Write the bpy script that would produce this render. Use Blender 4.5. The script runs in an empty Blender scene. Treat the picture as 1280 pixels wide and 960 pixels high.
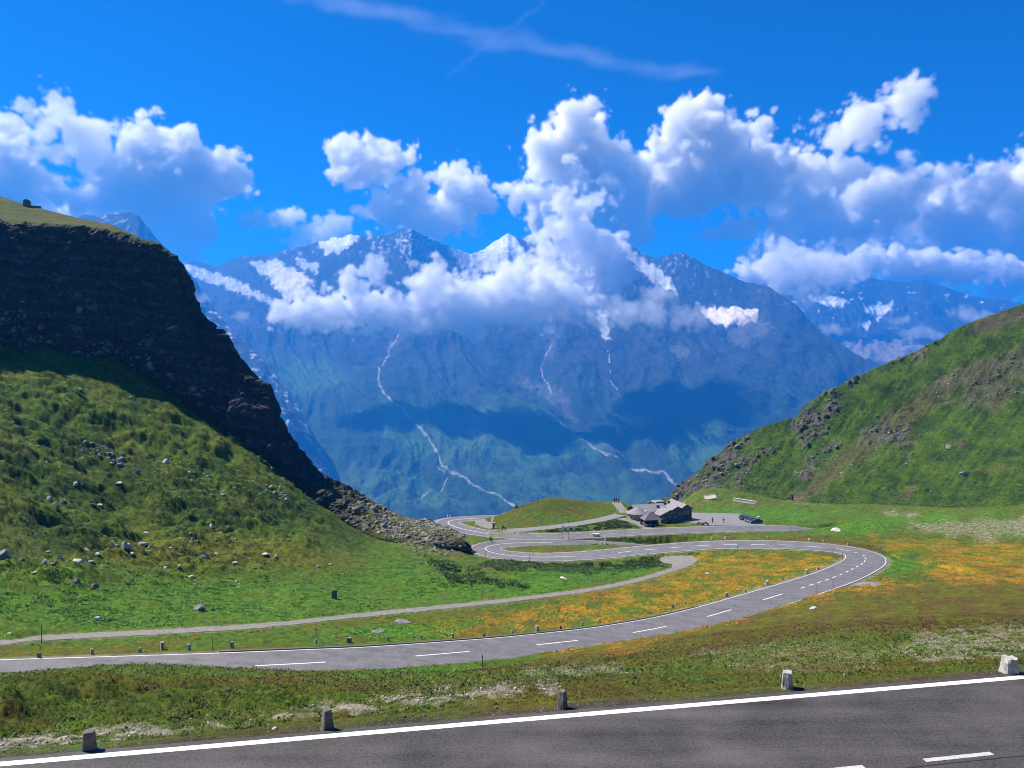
import bpy, bmesh, math, random
import numpy as np
from mathutils import Vector, Matrix, Euler

# ------------------------------------------------------------------ camera
S = bpy.context.scene
COL = S.collection
F_PX = 985.0                      # focal length in pixels of the 1280-wide photograph
HORIZON = 440.0
PITCH = math.atan((480.0 - HORIZON) / F_PX)
cam_d = bpy.data.cameras.new("camera"); cam = bpy.data.objects.new("camera", cam_d); COL.objects.link(cam)
cam_d.sensor_width = 36.0; cam_d.lens = 36.0 * F_PX / 1280.0
cam_d.clip_start = 0.3; cam_d.clip_end = 60000
cam.rotation_euler = (math.radians(90) - PITCH, 0, 0)
S.camera = cam

# ------------------------------------------------------------------ sky, sun, exposure
SUN_EL, SUN_AZ = math.radians(52), math.radians(-68)   # azimuth measured from +Y, negative = left of the view
W = bpy.data.worlds.new("World"); S.world = W; W.use_nodes = True
nt = W.node_tree; nt.nodes.clear()
sky = nt.nodes.new("ShaderNodeTexSky"); sky.sky_type = 'NISHITA'; sky.sun_disc = False
sky.sun_elevation = SUN_EL; sky.sun_rotation = SUN_AZ
sky.altitude = 2400; sky.air_density = 1.0; sky.dust_density = 0.2; sky.ozone_density = 3.0
hs = nt.nodes.new("ShaderNodeHueSaturation"); hs.inputs['Saturation'].default_value = 2.5; hs.inputs['Hue'].default_value = 0.514; hs.inputs['Value'].default_value = 1.0
bg = nt.nodes.new("ShaderNodeBackground"); bg.inputs['Strength'].default_value = 0.06
wo = nt.nodes.new("ShaderNodeOutputWorld")
nt.links.new(sky.outputs[0], hs.inputs['Color']); nt.links.new(hs.outputs[0], bg.inputs[0]); nt.links.new(bg.outputs[0], wo.inputs[0])

sd = bpy.data.lights.new("sun", 'SUN'); sd.energy = 5.0; sd.angle = math.radians(0.5); sd.color = (1.0, 0.92, 0.80)
sun = bpy.data.objects.new("sun", sd); COL.objects.link(sun)
SUN_DIR = Vector((math.sin(SUN_AZ) * math.cos(SUN_EL), math.cos(SUN_AZ) * math.cos(SUN_EL), math.sin(SUN_EL)))
sun.rotation_euler = SUN_DIR.to_track_quat('Z', 'Y').to_euler()
sun.location = SUN_DIR * 100

S.view_settings.view_transform = 'Standard'; S.view_settings.look = 'None'
S.view_settings.exposure = 1.12; S.view_settings.gamma = 1.0; S.view_settings.use_curve_mapping = False
S.render.engine = 'CYCLES'
cy = S.cycles
cy.use_denoising = True; cy.denoiser = 'OPENIMAGEDENOISE'
cy.max_bounces = 16; cy.diffuse_bounces = 2; cy.glossy_bounces = 2; cy.transmission_bounces = 2
cy.volume_bounces = 16; cy.transparent_max_bounces = 12
cy.use_adaptive_sampling = True; cy.adaptive_threshold = 0.012
cy.volume_step_rate = 1.0; cy.volume_max_steps = 256
cy.sample_clamp_indirect = 30.0
cy.filter_width = 1.0

# ------------------------------------------------------------------ helpers
def slope(v):                      # height per metre of ground distance for picture row v
    zc = -(v - 480.0) / F_PX
    return (zc * math.cos(PITCH) - math.sin(PITCH)) / (math.cos(PITCH) + zc * math.sin(PITCH))
def at(u, v, D):                   # the place seen at (u, v) at ground distance D ahead
    zc = -(v - 480.0) / F_PX
    k = D / (math.cos(PITCH) + zc * math.sin(PITCH))
    return (k * (u - 640.0) / F_PX, D, slope(v) * D)
def at_h(u, v, h):                 # the place seen at (u, v) lying h metres below the eye
    return at(u, v, -h / slope(v))

_rng = np.random.RandomState(7)
_perm = _rng.permutation(512).astype(np.int32)
_perm = np.concatenate([_perm, _perm, _perm])
_g2 = np.stack([np.cos(np.arange(512) * 2.399), np.sin(np.arange(512) * 2.399)], 1).astype(np.float32)
_g3 = _rng.normal(size=(512, 3)).astype(np.float32); _g3 /= np.linalg.norm(_g3, axis=1)[:, None]
def pn2(x, y):
    x = np.asarray(x, np.float32); y = np.asarray(y, np.float32)
    xi = np.floor(x); yi = np.floor(y); fx = x - xi; fy = y - yi
    X = xi.astype(np.int32) & 511; Y = yi.astype(np.int32) & 511
    ux = fx * fx * fx * (fx * (fx * 6 - 15) + 10); uy = fy * fy * fy * (fy * (fy * 6 - 15) + 10)
    def g(a, b, dx, dy):
        h = _g2[_perm[_perm[X + a] + Y + b] & 511]
        return h[..., 0] * dx + h[..., 1] * dy
    n0 = g(0, 0, fx, fy); n1 = g(1, 0, fx - 1, fy); n2 = g(0, 1, fx, fy - 1); n3 = g(1, 1, fx - 1, fy - 1)
    a = n0 + ux * (n1 - n0); b = n2 + ux * (n3 - n2)
    return 1.5 * (a + uy * (b - a))
def pn3(x, y, z):
    x = np.asarray(x, np.float32); y = np.asarray(y, np.float32); z = np.asarray(z, np.float32)
    xi = np.floor(x); yi = np.floor(y); zi = np.floor(z); fx = x - xi; fy = y - yi; fz = z - zi
    X = xi.astype(np.int32) & 511; Y = yi.astype(np.int32) & 511; Z = zi.astype(np.int32) & 511
    q = lambda f: f * f * f * (f * (f * 6 - 15) + 10)
    ux, uy, uz = q(fx), q(fy), q(fz)
    def g(a, b, c):
        h = _g3[_perm[_perm[_perm[X + a] + Y + b] + Z + c] & 511]
        return h[..., 0] * (fx - a) + h[..., 1] * (fy - b) + h[..., 2] * (fz - c)
    L = lambda a, b, t: a + t * (b - a)
    return 1.4 * L(L(L(g(0,0,0), g(1,0,0), ux), L(g(0,1,0), g(1,1,0), ux), uy),
                   L(L(g(0,0,1), g(1,0,1), ux), L(g(0,1,1), g(1,1,1), ux), uy), uz)
def fbm2(x, y, o=4, gain=.5, ridged=False):
    s = 0; a = 1.0; t = 0
    for i in range(o):
        n = pn2(x * 2**i + 17.3 * i, y * 2**i - 9.1 * i)
        if ridged: n = 1 - 2 * np.abs(n)
        s = s + a * n; t += a; a *= gain
    return s / t
def fbm3(x, y, z, o=4, gain=.5, ridged=False):
    s = 0; a = 1.0; t = 0
    for i in range(o):
        n = pn3(x * 2**i + 17.3 * i, y * 2**i - 9.1 * i, z * 2**i + 5.5 * i)
        if ridged: n = 1 - 2 * np.abs(n)
        s = s + a * n; t += a; a *= gain
    return s / t
def sstep(a, b, x):
    t = np.clip((x - a) / (b - a), 0, 1); return t * t * (3 - 2 * t)
def mix(a, b, t):
    return a + (b - a) * (t[..., None] if np.ndim(a) > np.ndim(t) or np.ndim(b) > np.ndim(t) or np.ndim(b) == 1 else t)
def poly_in(U, V, pts):            # signed distance to a polygon, positive inside
    pts = np.array(pts, np.float32); d = np.full(U.shape, 1e9, np.float32); ins = np.zeros(U.shape, bool)
    for i in range(len(pts)):
        x0, y0 = pts[i]; x1, y1 = pts[(i + 1) % len(pts)]
        ex, ey = x1 - x0, y1 - y0
        t = np.clip(((U - x0) * ex + (V - y0) * ey) / (ex * ex + ey * ey + 1e-9), 0, 1)
        d = np.minimum(d, np.hypot(U - x0 - t * ex, V - y0 - t * ey))
        c = ((y0 > V) != (y1 > V)) & (U < (x1 - x0) * (V - y0) / (y1 - y0 + 1e-12) + x0)
        ins ^= c
    return np.where(ins, d, -d)
def line_d(U, V, pts):             # distance to an open polyline
    d = np.full(U.shape, 1e9, np.float32)
    for (x0, y0), (x1, y1) in zip(pts[:-1], pts[1:]):
        ex, ey = x1 - x0, y1 - y0
        t = np.clip(((U - x0) * ex + (V - y0) * ey) / (ex * ex + ey * ey + 1e-9), 0, 1)
        d = np.minimum(d, np.hypot(U - x0 - t * ex, V - y0 - t * ey))
    return d
def blob(U, V, pts, soft=4, n=None, amp=0):
    s = poly_in(U, V, pts)
    if n is not None: s = s + n * amp
    return sstep(-soft, soft, s)
def pix(P):                        # picture coordinates of world points
    x, y, z = P[..., 0], P[..., 1], P[..., 2]
    c, s = math.cos(PITCH), math.sin(PITCH)
    d = y * c - z * s; up = y * s + z * c
    d = np.maximum(d, .01)
    return 640 + F_PX * x / d, 480 - F_PX * up / d

def props(o, kind=None, label=None, cat=None, group=None):
    if kind: o['kind'] = kind
    if label: o['label'] = label
    if cat: o['category'] = cat
    if group: o['group'] = group
    return o
def grid_obj(name, P, mat, col=None, smooth=True, kind='structure', parent=None, keep=None):
    R, C = P.shape[:2]
    idx = np.arange(R * C, dtype=np.int32).reshape(R, C)
    f = np.stack([idx[:-1, :-1], idx[:-1, 1:], idx[1:, 1:], idx[1:, :-1]], -1).reshape(-1, 4)
    if keep is not None:
        k = keep.reshape(-1); f = f[k[f].all(1)]
    me = bpy.data.meshes.new(name)
    me.vertices.add(R * C); me.vertices.foreach_set("co", P.astype(np.float32).reshape(-1))
    me.loops.add(f.size); me.loops.foreach_set("vertex_index", f.reshape(-1).astype(np.int32))
    me.polygons.add(len(f)); me.polygons.foreach_set("loop_start", np.arange(0, f.size, 4, dtype=np.int32))
    me.polygons.foreach_set("loop_total", np.full(len(f), 4, np.int32))
    me.polygons.foreach_set("use_smooth", np.full(len(f), smooth, bool))
    me.update(calc_edges=True)
    if col is not None:
        a = me.color_attributes.new("tint", 'FLOAT_COLOR', 'POINT')
        c = np.ones((R * C, 4), np.float32); c[:, :3] = col.reshape(-1, 3); a.data.foreach_set("color", c.reshape(-1))
    me.materials.append(mat)
    o = bpy.data.objects.new(name, me); COL.objects.link(o)
    if parent: o.parent = parent
    elif kind: o['kind'] = kind
    return o

# ---- node helpers
def new_mat(name):
    m = bpy.data.materials.new(name); m.use_nodes = True
    n = m.node_tree.nodes; b = n["Principled BSDF"]; b.inputs['Roughness'].default_value = .85
    b.inputs['Specular IOR Level'].default_value = .25
    return m, m.node_tree, b
def nd(t, kind, **kw):
    n = t.nodes.new(kind)
    for k, v in kw.items():
        if k.startswith('_'): setattr(n, k[1:], v)
        else: n.inputs[k.replace('__', ' ')].default_value = v
    return n
def terrain_mat(name, scales=((1.0, .35),), bump=((1.0, .3),), rough=.9, patch=None):
    """vertex tint times fine procedural grain, with noise relief"""
    m, t, b = new_mat(name); b.inputs['Roughness'].default_value = rough; b.inputs['Specular IOR Level'].default_value = .15
    at_ = nd(t, "ShaderNodeAttribute", _attribute_name="tint"); tc = nd(t, "ShaderNodeTexCoord")
    c = at_.outputs['Color']
    for s, amt in scales:
        nz = nd(t, "ShaderNodeTexNoise", Scale=s, Detail=6.0, Roughness=.65); t.links.new(tc.outputs['Object'], nz.inputs['Vector'])
        mr = nd(t, "ShaderNodeMapRange"); mr.inputs[1].default_value = .3; mr.inputs[2].default_value = .7
        mr.inputs[3].default_value = 1 - amt; mr.inputs[4].default_value = 1 + amt
        t.links.new(nz.outputs[0], mr.inputs[0])
        vm = nd(t, "ShaderNodeVectorMath", _operation='SCALE'); t.links.new(c, vm.inputs[0]); t.links.new(mr.outputs[0], vm.inputs['Scale']); c = vm.outputs[0]
    t.links.new(c, b.inputs['Base Color'])
    prev = None
    for s, h in bump:
        nz = nd(t, "ShaderNodeTexNoise", Scale=s, Detail=5.0, Roughness=.6); t.links.new(tc.outputs['Object'], nz.inputs['Vector'])
        bp = nd(t, "ShaderNodeBump", Strength=1.0, Distance=h); t.links.new(nz.outputs[0], bp.inputs['Height'])
        if prev: t.links.new(prev.outputs[0], bp.inputs['Normal'])
        prev = bp
    t.links.new(prev.outputs[0], b.inputs['Normal'])
    return m
# ------------------------------------------------------------------ far mountains
def interp(poly, u):
    a = np.array(poly, np.float32); return np.interp(u, a[:, 0], a[:, 1])
M_MTN = terrain_mat("alpine_rock", scales=((.02, .3), (.004, .15)), bump=((.012, 22.0), (.05, 9.0)))
ROCK = np.array([.026, .03, .038]); ALP = np.array([.014, .034, .012]); SNOW = np.array([.78, .8, .83]); ICE = np.array([.6, .55, .5]); SCREE = np.array([.42, .41, .4])
FOREST = np.array([.01, .025, .012])
def mountain(name, us, profiles, rows, amp, gs, tint, jag=8, seed=0, shear=0.0):
    """a mountainside: profiles from foot to crest, each (row polyline, distance polyline) over picture columns, then gullies"""
    U, T = np.meshgrid(us, np.linspace(0, 1, rows)); k = len(profiles) - 1
    vs = np.stack([interp(p[0], us) for p in profiles]); ds = np.stack([interp(p[1], us) for p in profiles])
    tt = T[:, 0] * k; i0 = np.minimum(tt.astype(int), k - 1); f = (tt - i0)[:, None]
    V = vs[i0] * (1 - f) + vs[i0 + 1] * f; D = ds[i0] * (1 - f) + ds[i0 + 1] * f
    X = (U - 640) / F_PX * D * 1.0; Z = np.vectorize(slope)(V) * D
    P = np.stack([X, D, Z], -1)
    # gullies: ridged noise stretched down the slope, fading towards the crest so the skyline stays
    wx = (X + shear * (D - 5500)) / gs + .6 * pn2(X / (gs * 1.7) + seed, D / (gs * 1.7)); wy = D / (gs * 2.6) + seed
    r = fbm2(wx, wy, 6, .55, True) - .35
    r2 = fbm2(X / (gs * 3) + 3 + seed, D / (gs * 3), 3)
    edge = np.clip((T[-1:, :] - T) * 5, 0, 1)
    fade = .15 + .85 * edge
    P[..., 2] += (r * amp + r2 * amp * 1.2) * fade
    P[..., 2] += fbm2(U[-1:, :] / 9 + seed, U[-1:, :] * 0, 4) * jag * (1 - edge)
    P[..., 2] += fbm2((X + shear * (D - 5500)) / (gs * .22) + seed, D / (gs * .5), 5, .6, True) * amp * (.16 + .3 * sstep(430, 380, V)) * fade
    P[..., 1] += pn2(U / 30 + seed, V / 30) * amp * .6 * fade
    col = tint(U, V, P, r)
    # the back side falls away behind the crest
    b = P[-1:].repeat(3, 0).copy()
    for i, (dy, dz) in enumerate(((300, -200), (900, -900), (1500, -2200))):
        b[i, :, 1] += dy; b[i, :, 0] *= 1 + dy / 8000; b[i, :, 2] += dz
    P = np.concatenate([P, b]); col = np.concatenate([col, col[-1:].repeat(3, 0)])
    return grid_obj(name, P, M_MTN, col)

def slope_n(P):                       # steepness 0..1 from the grid itself
    du = np.gradient(P, axis=1); dv = np.gradient(P, axis=0); n = np.cross(du, dv)
    n /= np.linalg.norm(n, axis=-1, keepdims=True) + 1e-9
    return np.abs(n[..., 2])
def nz_(U, V, s, seed=0, o=4): return fbm2(U / s + seed, V / s + seed * 1.7, o)

def tint_main(U, V, P, r):
    n = nz_(U, V, 22, 1); n2 = nz_(U, V, 7, 5); st = slope_n(P)
    c = np.broadcast_to(ROCK, P.shape).copy() * (1 + .9 * nz_(U + .6 * V, V - U, 12, 51, 5)[..., None])
    strata = np.sin(V * 1.1 + U * .35 + 5 * n) * .12
    c *= (1 + strata[..., None] * (V < 430)[..., None])
    g = sstep(430, 540, V + 45 * n) * sstep(.30, .5, st + .25 * n)
    c = mix(c, ALP * (1.1 + .5 * nz_(U, V, 40, 9)[..., None]), g)
    mead = np.zeros_like(U)
    for pl in ([(340,455),(400,450),(440,480),(430,500),(350,500)], [(480,520),(560,530),(700,560),(690,585),(560,590),(480,560)],
               [(600,520),(660,510),(760,560),(700,570)], [(560,590),(780,600),(830,635),(640,640)],
               [(840,540),(900,520),(930,560),(880,590),(830,570)], [(350,600),(520,600),(620,645),(480,650)]):
        mead = np.maximum(mead, blob(U, V, pl, 10, n, 22))
    c = mix(c, np.array([.04, .092, .022]), mead * .85)
    # forest at the foot
    f = sstep(.1, .3, nz_(U, V, 18, 31)) * sstep(596, 625, V + 10 * n); c = mix(c, FOREST, f * .9)
    # snow and glaciers
    sn = np.zeros_like(U)
    for pl in ([(230,325),(256,338),(300,358),(345,378),(350,386),(300,372),(262,358),(238,345)],
               [(312,330),(345,327),(372,340),(395,352),(385,372),(365,384),(352,372),(335,350)],
               [(400,302),(432,296),(452,291),(445,303),(425,318),(408,320)], [(370,324),(402,330),(398,342),(376,334)],
               [(560,312),(590,318),(620,310),(640,296),(655,318),(640,345),(600,342),(572,330)],
               [(600,306),(622,298),(642,292),(648,304),(625,316),(600,318)],
               [(775,305),(800,322),(835,345),(845,366),(815,352),(790,330)],
               [(740,365),(748,360),(758,395),(762,430),(755,430),(745,395)]):
        sn = np.maximum(sn, blob(U, V, pl, 2.0, n2, 7))
    patch = sstep(.24, .36, nz_(U, V * .7, 5, 40, 5) + .3 * r) * sstep(400, 320, V + 30 * n)
    pk = blob(U, V, [(500,300),(515,287),(545,296),(560,330),(530,345),(505,330)], 8, n2, 14) * sstep(-.05, .25, nz_(U, V, 4, 44))
    patch = patch * (.45 * sstep(700, 740, U) + .5 * sstep(560, 520, U) * sstep(330, 315, V)) + pk * .8
    # dusting on high crags
    c = mix(c, SNOW * (.55 + .4 * sstep(330, 300, V) + .25 * nz_(U, V * .6, 10, 48, 5))[..., None], np.clip(np.maximum(sn, patch * .8), 0, 1))
    ic = blob(U, V, [(870,377),(900,385),(945,392),(948,408),(925,408),(890,398)], 2, n2, 6)
    ic = np.maximum(ic, blob(U, V, [(335,335),(372,340),(392,352),(372,382),(345,366)], 4, n2, 8) * .8)
    c = mix(c, np.array([.72, .64, .55]), ic)
    sc = blob(U, V, [(905,405),(950,400),(965,425),(935,432),(915,422)], 4, n2, 10) * .6
    for pl in ([(755,540),(768,536),(775,560),(765,566),(745,556)], [(640,470),(665,462),(700,490),(720,520),(700,515),(668,485)],
               [(590,545),(606,520),(612,552),(600,560)], [(830,436),(850,432),(868,450),(855,452)], [(686,425),(700,410),(690,450),(680,452)],
               [(770,490),(790,510),(800,530),(785,520)], [(488,428),(505,424),(500,445),(486,445)]):
        sc = np.maximum(sc, blob(U, V, pl, 3, n2, 8) * .5)
    c = mix(c, SCREE * .28, sc)
    # streams
    for pl, w in (([(500,420),(487,440),(474,470),(473,500),(486,518),(502,530),(520,546),(535,558),(546,575),(556,592),(575,606),(600,615),(640,630),(660,640)], 1.25),
                  ([(545,588),(560,600),(552,612),(520,630)], .5),
                  ([(692,520),(720,545),(745,560),(790,580),(830,590),(850,610)], .8), ([(690,430),(676,455),(690,490)], .7),
                  ([(760,440),(764,470),(780,500)], .5)):
        d = line_d(U + 2.5 * n2, V + 2 * n, pl); c = mix(c, np.array([.6, .6, .6]), sstep(w * 1.2, w * .2, d) * (.45 + .6 * nz_(U, V, 5, 77)))
    return np.clip(c, .01, .9)
def tint_left(U, V, P, r):
    n2 = nz_(U, V, 6, 11); c = np.broadcast_to(ROCK, P.shape) * (1 + .25 * n2[..., None])
    s = sstep(.2, .4, nz_(U, V * 3, 14, 12) + .2 * r); return mix(c, SNOW, s * .5)
def tint_far(U, V, P, r):
    n = nz_(U, V, 25, 21); n2 = nz_(U, V, 7, 22); c = np.broadcast_to(ROCK, P.shape) * (1 + .25 * n2[..., None])
    s = sstep(.3, .5, nz_(U, V * 2, 12, 23)) * sstep(340, 375, V) * sstep(415, 385, V)
    for pl in ([(1010,372),(1030,370),(1060,378),(1050,384),(1015,380)], [(1078,380),(1112,381),(1115,388),(1080,388)], [(1070,402),(1088,400),(1084,408)]):
        s = np.maximum(s, blob(U, V, pl, 2, n2, 5))
    c = mix(c, SNOW, s * .8)
    b = blob(U, V, [(1050,430),(1090,418),(1120,416),(1150,432),(1160,455),(1060,455)], 6, n, 16)
    return mix(c, np.array([.3, .25, .2]), b * (.55 + .4 * n2))

us = np.linspace(120, 1240, 820)
crest = [(120,352),(200,340),(240,326),(272,333),(286,326),(300,322),(345,318),(380,308),(400,302),(415,298),(440,293),(455,296),(480,295),(500,289),(515,286),(524,291),(545,302),(570,313),(588,319),(605,313),(620,302),(635,293),(650,300),(665,306),(690,296),(715,285),(745,292),(770,303),(790,308),(800,316),(820,324),(838,317),(852,316),(868,324),(885,333),(897,338),(912,345),(926,351),(948,357),(963,362),(980,372),(995,382),(1010,400),(1026,416),(1045,428),(1062,439),(1080,449),(1099,459),(1130,475),(1200,510),(1240,530)]
mountain("mountain", us, [
    ([(0,700),(1300,700)], [(0,3300),(640,3300),(1300,3900)]),
    ([(0,640),(400,645),(640,645),(860,630),(1300,600)], [(0,4200),(640,4000),(1300,4300)]),
    ([(0,520),(430,520),(700,530),(860,520),(1100,520),(1300,560)], [(0,5600),(640,5300),(900,5000),(1240,4900)]),
    ([(0,420),(400,420),(700,425),(900,430),(1000,450),(1100,490),(1240,545)], [(0,7000),(640,6500),(900,5900),(1100,5200),(1240,5000)]),
    (crest, [(0,8600),(300,8500),(515,7400),(600,8000),(640,8000),(800,7300),(930,6700),(1099,5400),(1240,5200)])],
    400, 105, 520, tint_main, 14, 0, .45)
us = np.linspace(-60, 560, 380)
mountain("mountain", us, [
    ([(-100,700),(560,700)], [(-100,3600),(560,3600)]),
    ([(-100,500),(200,520),(330,560),(420,640),(560,700)], [(-100,4600),(560,3900)]),
    ([(-100,380),(60,290),(95,272),(108,268),(140,268),(168,266),(175,268),(186,282),(196,296),(212,312),(232,334),(246,352),(262,380),(285,405),(320,440),(360,490),(400,560),(430,640),(560,690)], [(-100,6000),(250,5600),(400,4600),(560,4100)])],
    260, 90, 260, tint_left, 5, 3)
us = np.linspace(860, 1560, 420)
mountain("mountain", us, [
    ([(860,600),(1560,600)], [(860,7000),(1560,6500)]),
    ([(860,470),(1100,455),(1560,460)], [(860,8200),(1560,7600)]),
    ([(860,420),(1100,418),(1300,430),(1560,430)], [(860,9200),(1560,8600)]),
    ([(860,360),(926,352),(945,340),(960,332),(972,326),(1000,330),(1040,338),(1085,347),(1100,351),(1135,353),(1150,350),(1167,355),(1190,364),(1220,372),(1264,377),(1300,386),(1560,420)], [(860,10500),(1560,10000)])],
    300, 120, 420, tint_far, 8, 6)
# valley floor far below
vf = np.zeros((12, 12, 3), np.float32)
xx, yy = np.meshgrid(np.linspace(-9000, 9000, 12), np.linspace(450, 13000, 12)); vf[..., 0] = xx; vf[..., 1] = yy; vf[..., 2] = -1010
grid_obj("valley_floor", vf, M_MTN, np.broadcast_to(ALP, vf.shape))

# ------------------------------------------------------------------ haze
def volume_mat(name, color, density, aniso):
    m = bpy.data.materials.new(name); m.use_nodes = True; t = m.node_tree; t.nodes.clear()
    pv = nd(t, "ShaderNodeVolumePrincipled", Color=(*color, 1), Density=density, Anisotropy=aniso)
    o = nd(t, "ShaderNodeOutputMaterial"); t.links.new(pv.outputs[0], o.inputs['Volume'])
    return m, pv, t
HZ_TOP = 1360.0
bm = bmesh.new(); bmesh.ops.create_cube(bm, size=1)
me = bpy.data.meshes.new("haze"); bm.to_mesh(me); bm.free()
hz = bpy.data.objects.new("haze", me); COL.objects.link(hz)
x0, x1, y0, y1, z0, z1 = -9500, 9500, -400, 13500, -2900, HZ_TOP
hz.scale = (x1 - x0, y1 - y0, z1 - z0); hz.location = ((x0 + x1) / 2, (y0 + y1) / 2, (z0 + z1) / 2)
hm, _, _ = volume_mat("haze", (.03, .335, 1.0), 1.02e-4, .2)
me.materials.append(hm); hz['kind'] = 'stuff'

# ------------------------------------------------------------------ clouds
def cloud_mat(dens):
    m = bpy.data.materials.new("cloud"); m.use_nodes = True; t = m.node_tree; t.nodes.clear()
    pv = nd(t, "ShaderNodeVolumePrincipled", Color=(1, 1, 1, 1), Density=dens, Anisotropy=0.0)
    o = nd(t, "ShaderNodeOutputMaterial"); t.links.new(pv.outputs[0], o.inputs['Volume'])
    return m
M_CLOUD = cloud_mat(.011); M_LOW = cloud_mat(.022); M_WISP = cloud_mat(.005)
_cl = [0]
def cloud(puffs, D, label, mat=None, res=2.3, depth=.7, rough=.58, soft=.17, seed=0, fs=1.0, grow=1.14, group="clouds over the mountains"):
    """puffs: (u, v, ru, rv) in pixels of the photograph at ground distance D, turned into real ellipsoids of vapour"""
    px = D / F_PX; E = []
    for i, (u, v, ru, rv) in enumerate(puffs):
        ru *= grow; rv *= grow
        x, y, z = at(u, v, D); rr = random.Random(i * 7 + seed)
        E.append((x, y + rr.uniform(-.4, .4) * min(ru, rv) * px, z, ru * px, max(min(ru, rv * 1.6) * depth * px, 3 * res * px), rv * px))
    pad = 1.5
    lo = [min(e[k] - e[k + 3] * pad for e in E) for k in range(3)]; hi = [max(e[k] + e[k + 3] * pad for e in E) for k in range(3)]
    ng = bpy.data.node_groups.new("cloud_vapour", 'GeometryNodeTree')
    ng.interface.new_socket("Geometry", in_out='OUTPUT', socket_type='NodeSocketGeometry')
    N = ng.nodes; L = ng.links
    pos = N.new("GeometryNodeInputPosition")
    def math_(op, a, b=None, c=None, clamp=False):
        n = N.new("ShaderNodeMath"); n.operation = op; n.use_clamp = clamp
        for i, x in enumerate((a, b, c)):
            if x is None: continue
            if isinstance(x, (int, float)): n.inputs[i].default_value = x
            else: L.new(x, n.inputs[i])
        return n.outputs[0]
    def noise(scale, det, rough_, off):
        m = N.new("ShaderNodeVectorMath"); m.operation = 'MULTIPLY_ADD'; L.new(pos.outputs[0], m.inputs[0])
        m.inputs[1].default_value = (scale,) * 3; m.inputs[2].default_value = off
        z = N.new("ShaderNodeTexNoise"); L.new(m.outputs[0], z.inputs['Vector']); z.inputs['Scale'].default_value = 1
        z.inputs['Detail'].default_value = det; z.inputs['Roughness'].default_value = rough_
        return z
    big = 60 * px * fs
    wz = noise(1 / (big * 1.2), 2, .5, (seed * 3.1, 0, 7))
    wv = N.new("ShaderNodeVectorMath"); wv.operation = 'SUBTRACT'; L.new(wz.outputs['Color'], wv.inputs[0]); wv.inputs[1].default_value = (.5, .5, .5)
    ws = N.new("ShaderNodeVectorMath"); ws.operation = 'SCALE'; L.new(wv.outputs[0], ws.inputs[0]); ws.inputs['Scale'].default_value = 34 * px * fs
    wp = N.new("ShaderNodeVectorMath"); wp.operation = 'ADD'; L.new(pos.outputs[0], wp.inputs[0]); L.new(ws.outputs[0], wp.inputs[1])
    f = None
    for e in E:
        a = N.new("ShaderNodeVectorMath"); a.operation = 'SUBTRACT'; L.new(wp.outputs[0], a.inputs[0]); a.inputs[1].default_value = e[:3]
        b = N.new("ShaderNodeVectorMath"); b.operation = 'DIVIDE'; L.new(a.outputs[0], b.inputs[0]); b.inputs[1].default_value = e[3:]
        l = N.new("ShaderNodeVectorMath"); l.operation = 'LENGTH'; L.new(b.outputs[0], l.inputs[0])
        g = math_('SUBTRACT', 1.0, l.outputs['Value'])
        f = g if f is None else math_('SMOOTH_MAX', f, g, .15)
    nz = noise(1 / big, 9, .61, (seed * 1.3, seed, 2))
    vo = N.new("ShaderNodeTexVoronoi"); vo.feature = 'F1'; vo.inputs['Scale'].default_value = 1; vo.inputs['Detail'].default_value = 3; vo.inputs['Roughness'].default_value = .5
    vm = N.new("ShaderNodeVectorMath"); vm.operation = 'SCALE'; L.new(wp.outputs[0], vm.inputs[0]); vm.inputs['Scale'].default_value = 2.2 / big; L.new(vm.outputs[0], vo.inputs['Vector'])
    bil = math_('MULTIPLY', math_('SUBTRACT', .93, vo.outputs['Distance']), rough * 1.5)
    d = math_('ADD', math_('ADD', f, bil), math_('MULTIPLY', math_('SUBTRACT', nz.outputs[0], .5), rough * 4.5))
    d = math_('MULTIPLY', math_('SUBTRACT', d, .05), 1 / soft, clamp=True)
    d = math_('POWER', d, 1.5)
    vc = N.new("GeometryNodeVolumeCube"); L.new(d, vc.inputs['Density'])
    vc.inputs['Min'].default_value = lo; vc.inputs['Max'].default_value = hi
    cnt = 1
    for k, nm in enumerate(("Resolution X", "Resolution Y", "Resolution Z")):
        r_ = int(np.clip((hi[k] - lo[k]) / (res * px * (1.6 if k == 1 else 1)), 12, 400)); vc.inputs[nm].default_value = r_; cnt *= r_
    sm = N.new("GeometryNodeSetMaterial"); sm.inputs['Material'].default_value = mat or M_CLOUD
    L.new(vc.outputs[0], sm.inputs[0]); out = N.new("NodeGroupOutput"); L.new(sm.outputs[0], out.inputs[0])
    me = bpy.data.volumes.new("cloud"); o = bpy.data.objects.new("cloud", me); COL.objects.link(o)
    me.materials.append(mat or M_CLOUD)
    md = o.modifiers.new("vapour", 'NODES'); md.node_group = ng
    props(o, None, label, "cloud", group)
    return o
M_CIRRUS = cloud_mat(.00042); M_TRAIL = cloud_mat(.0002); M_BANK = cloud_mat(.008)
CL = 15000.0   # beyond the haze
cloud([(20,235,45,38),(-20,220,60,50),(40,275,40,25)], CL, "white cloud rising behind the top of the dark cliff at the edge", seed=1)
cloud([(10,158,26,12),(70,150,32,26),(100,175,34,26),(60,165,20,14),(105,205,28,20)], CL, "ragged small cloud above and left of the big bright cumulus", M_WISP, seed=2, rough=.7)
cloud([(180,200,45,38),(215,185,30,28),(230,225,52,40),(170,240,62,34),(120,255,40,26),(235,280,38,40),(245,315,24,18),(280,230,26,18)], CL, "big bright cumulus standing over the flat topped peak on the left", seed=3)
cloud([(315,277,18,11),(345,277,22,9),(365,270,14,9)], CL, "tiny cloud puff between the big left cumulus and the central summit", seed=4, fs=.5)
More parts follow.
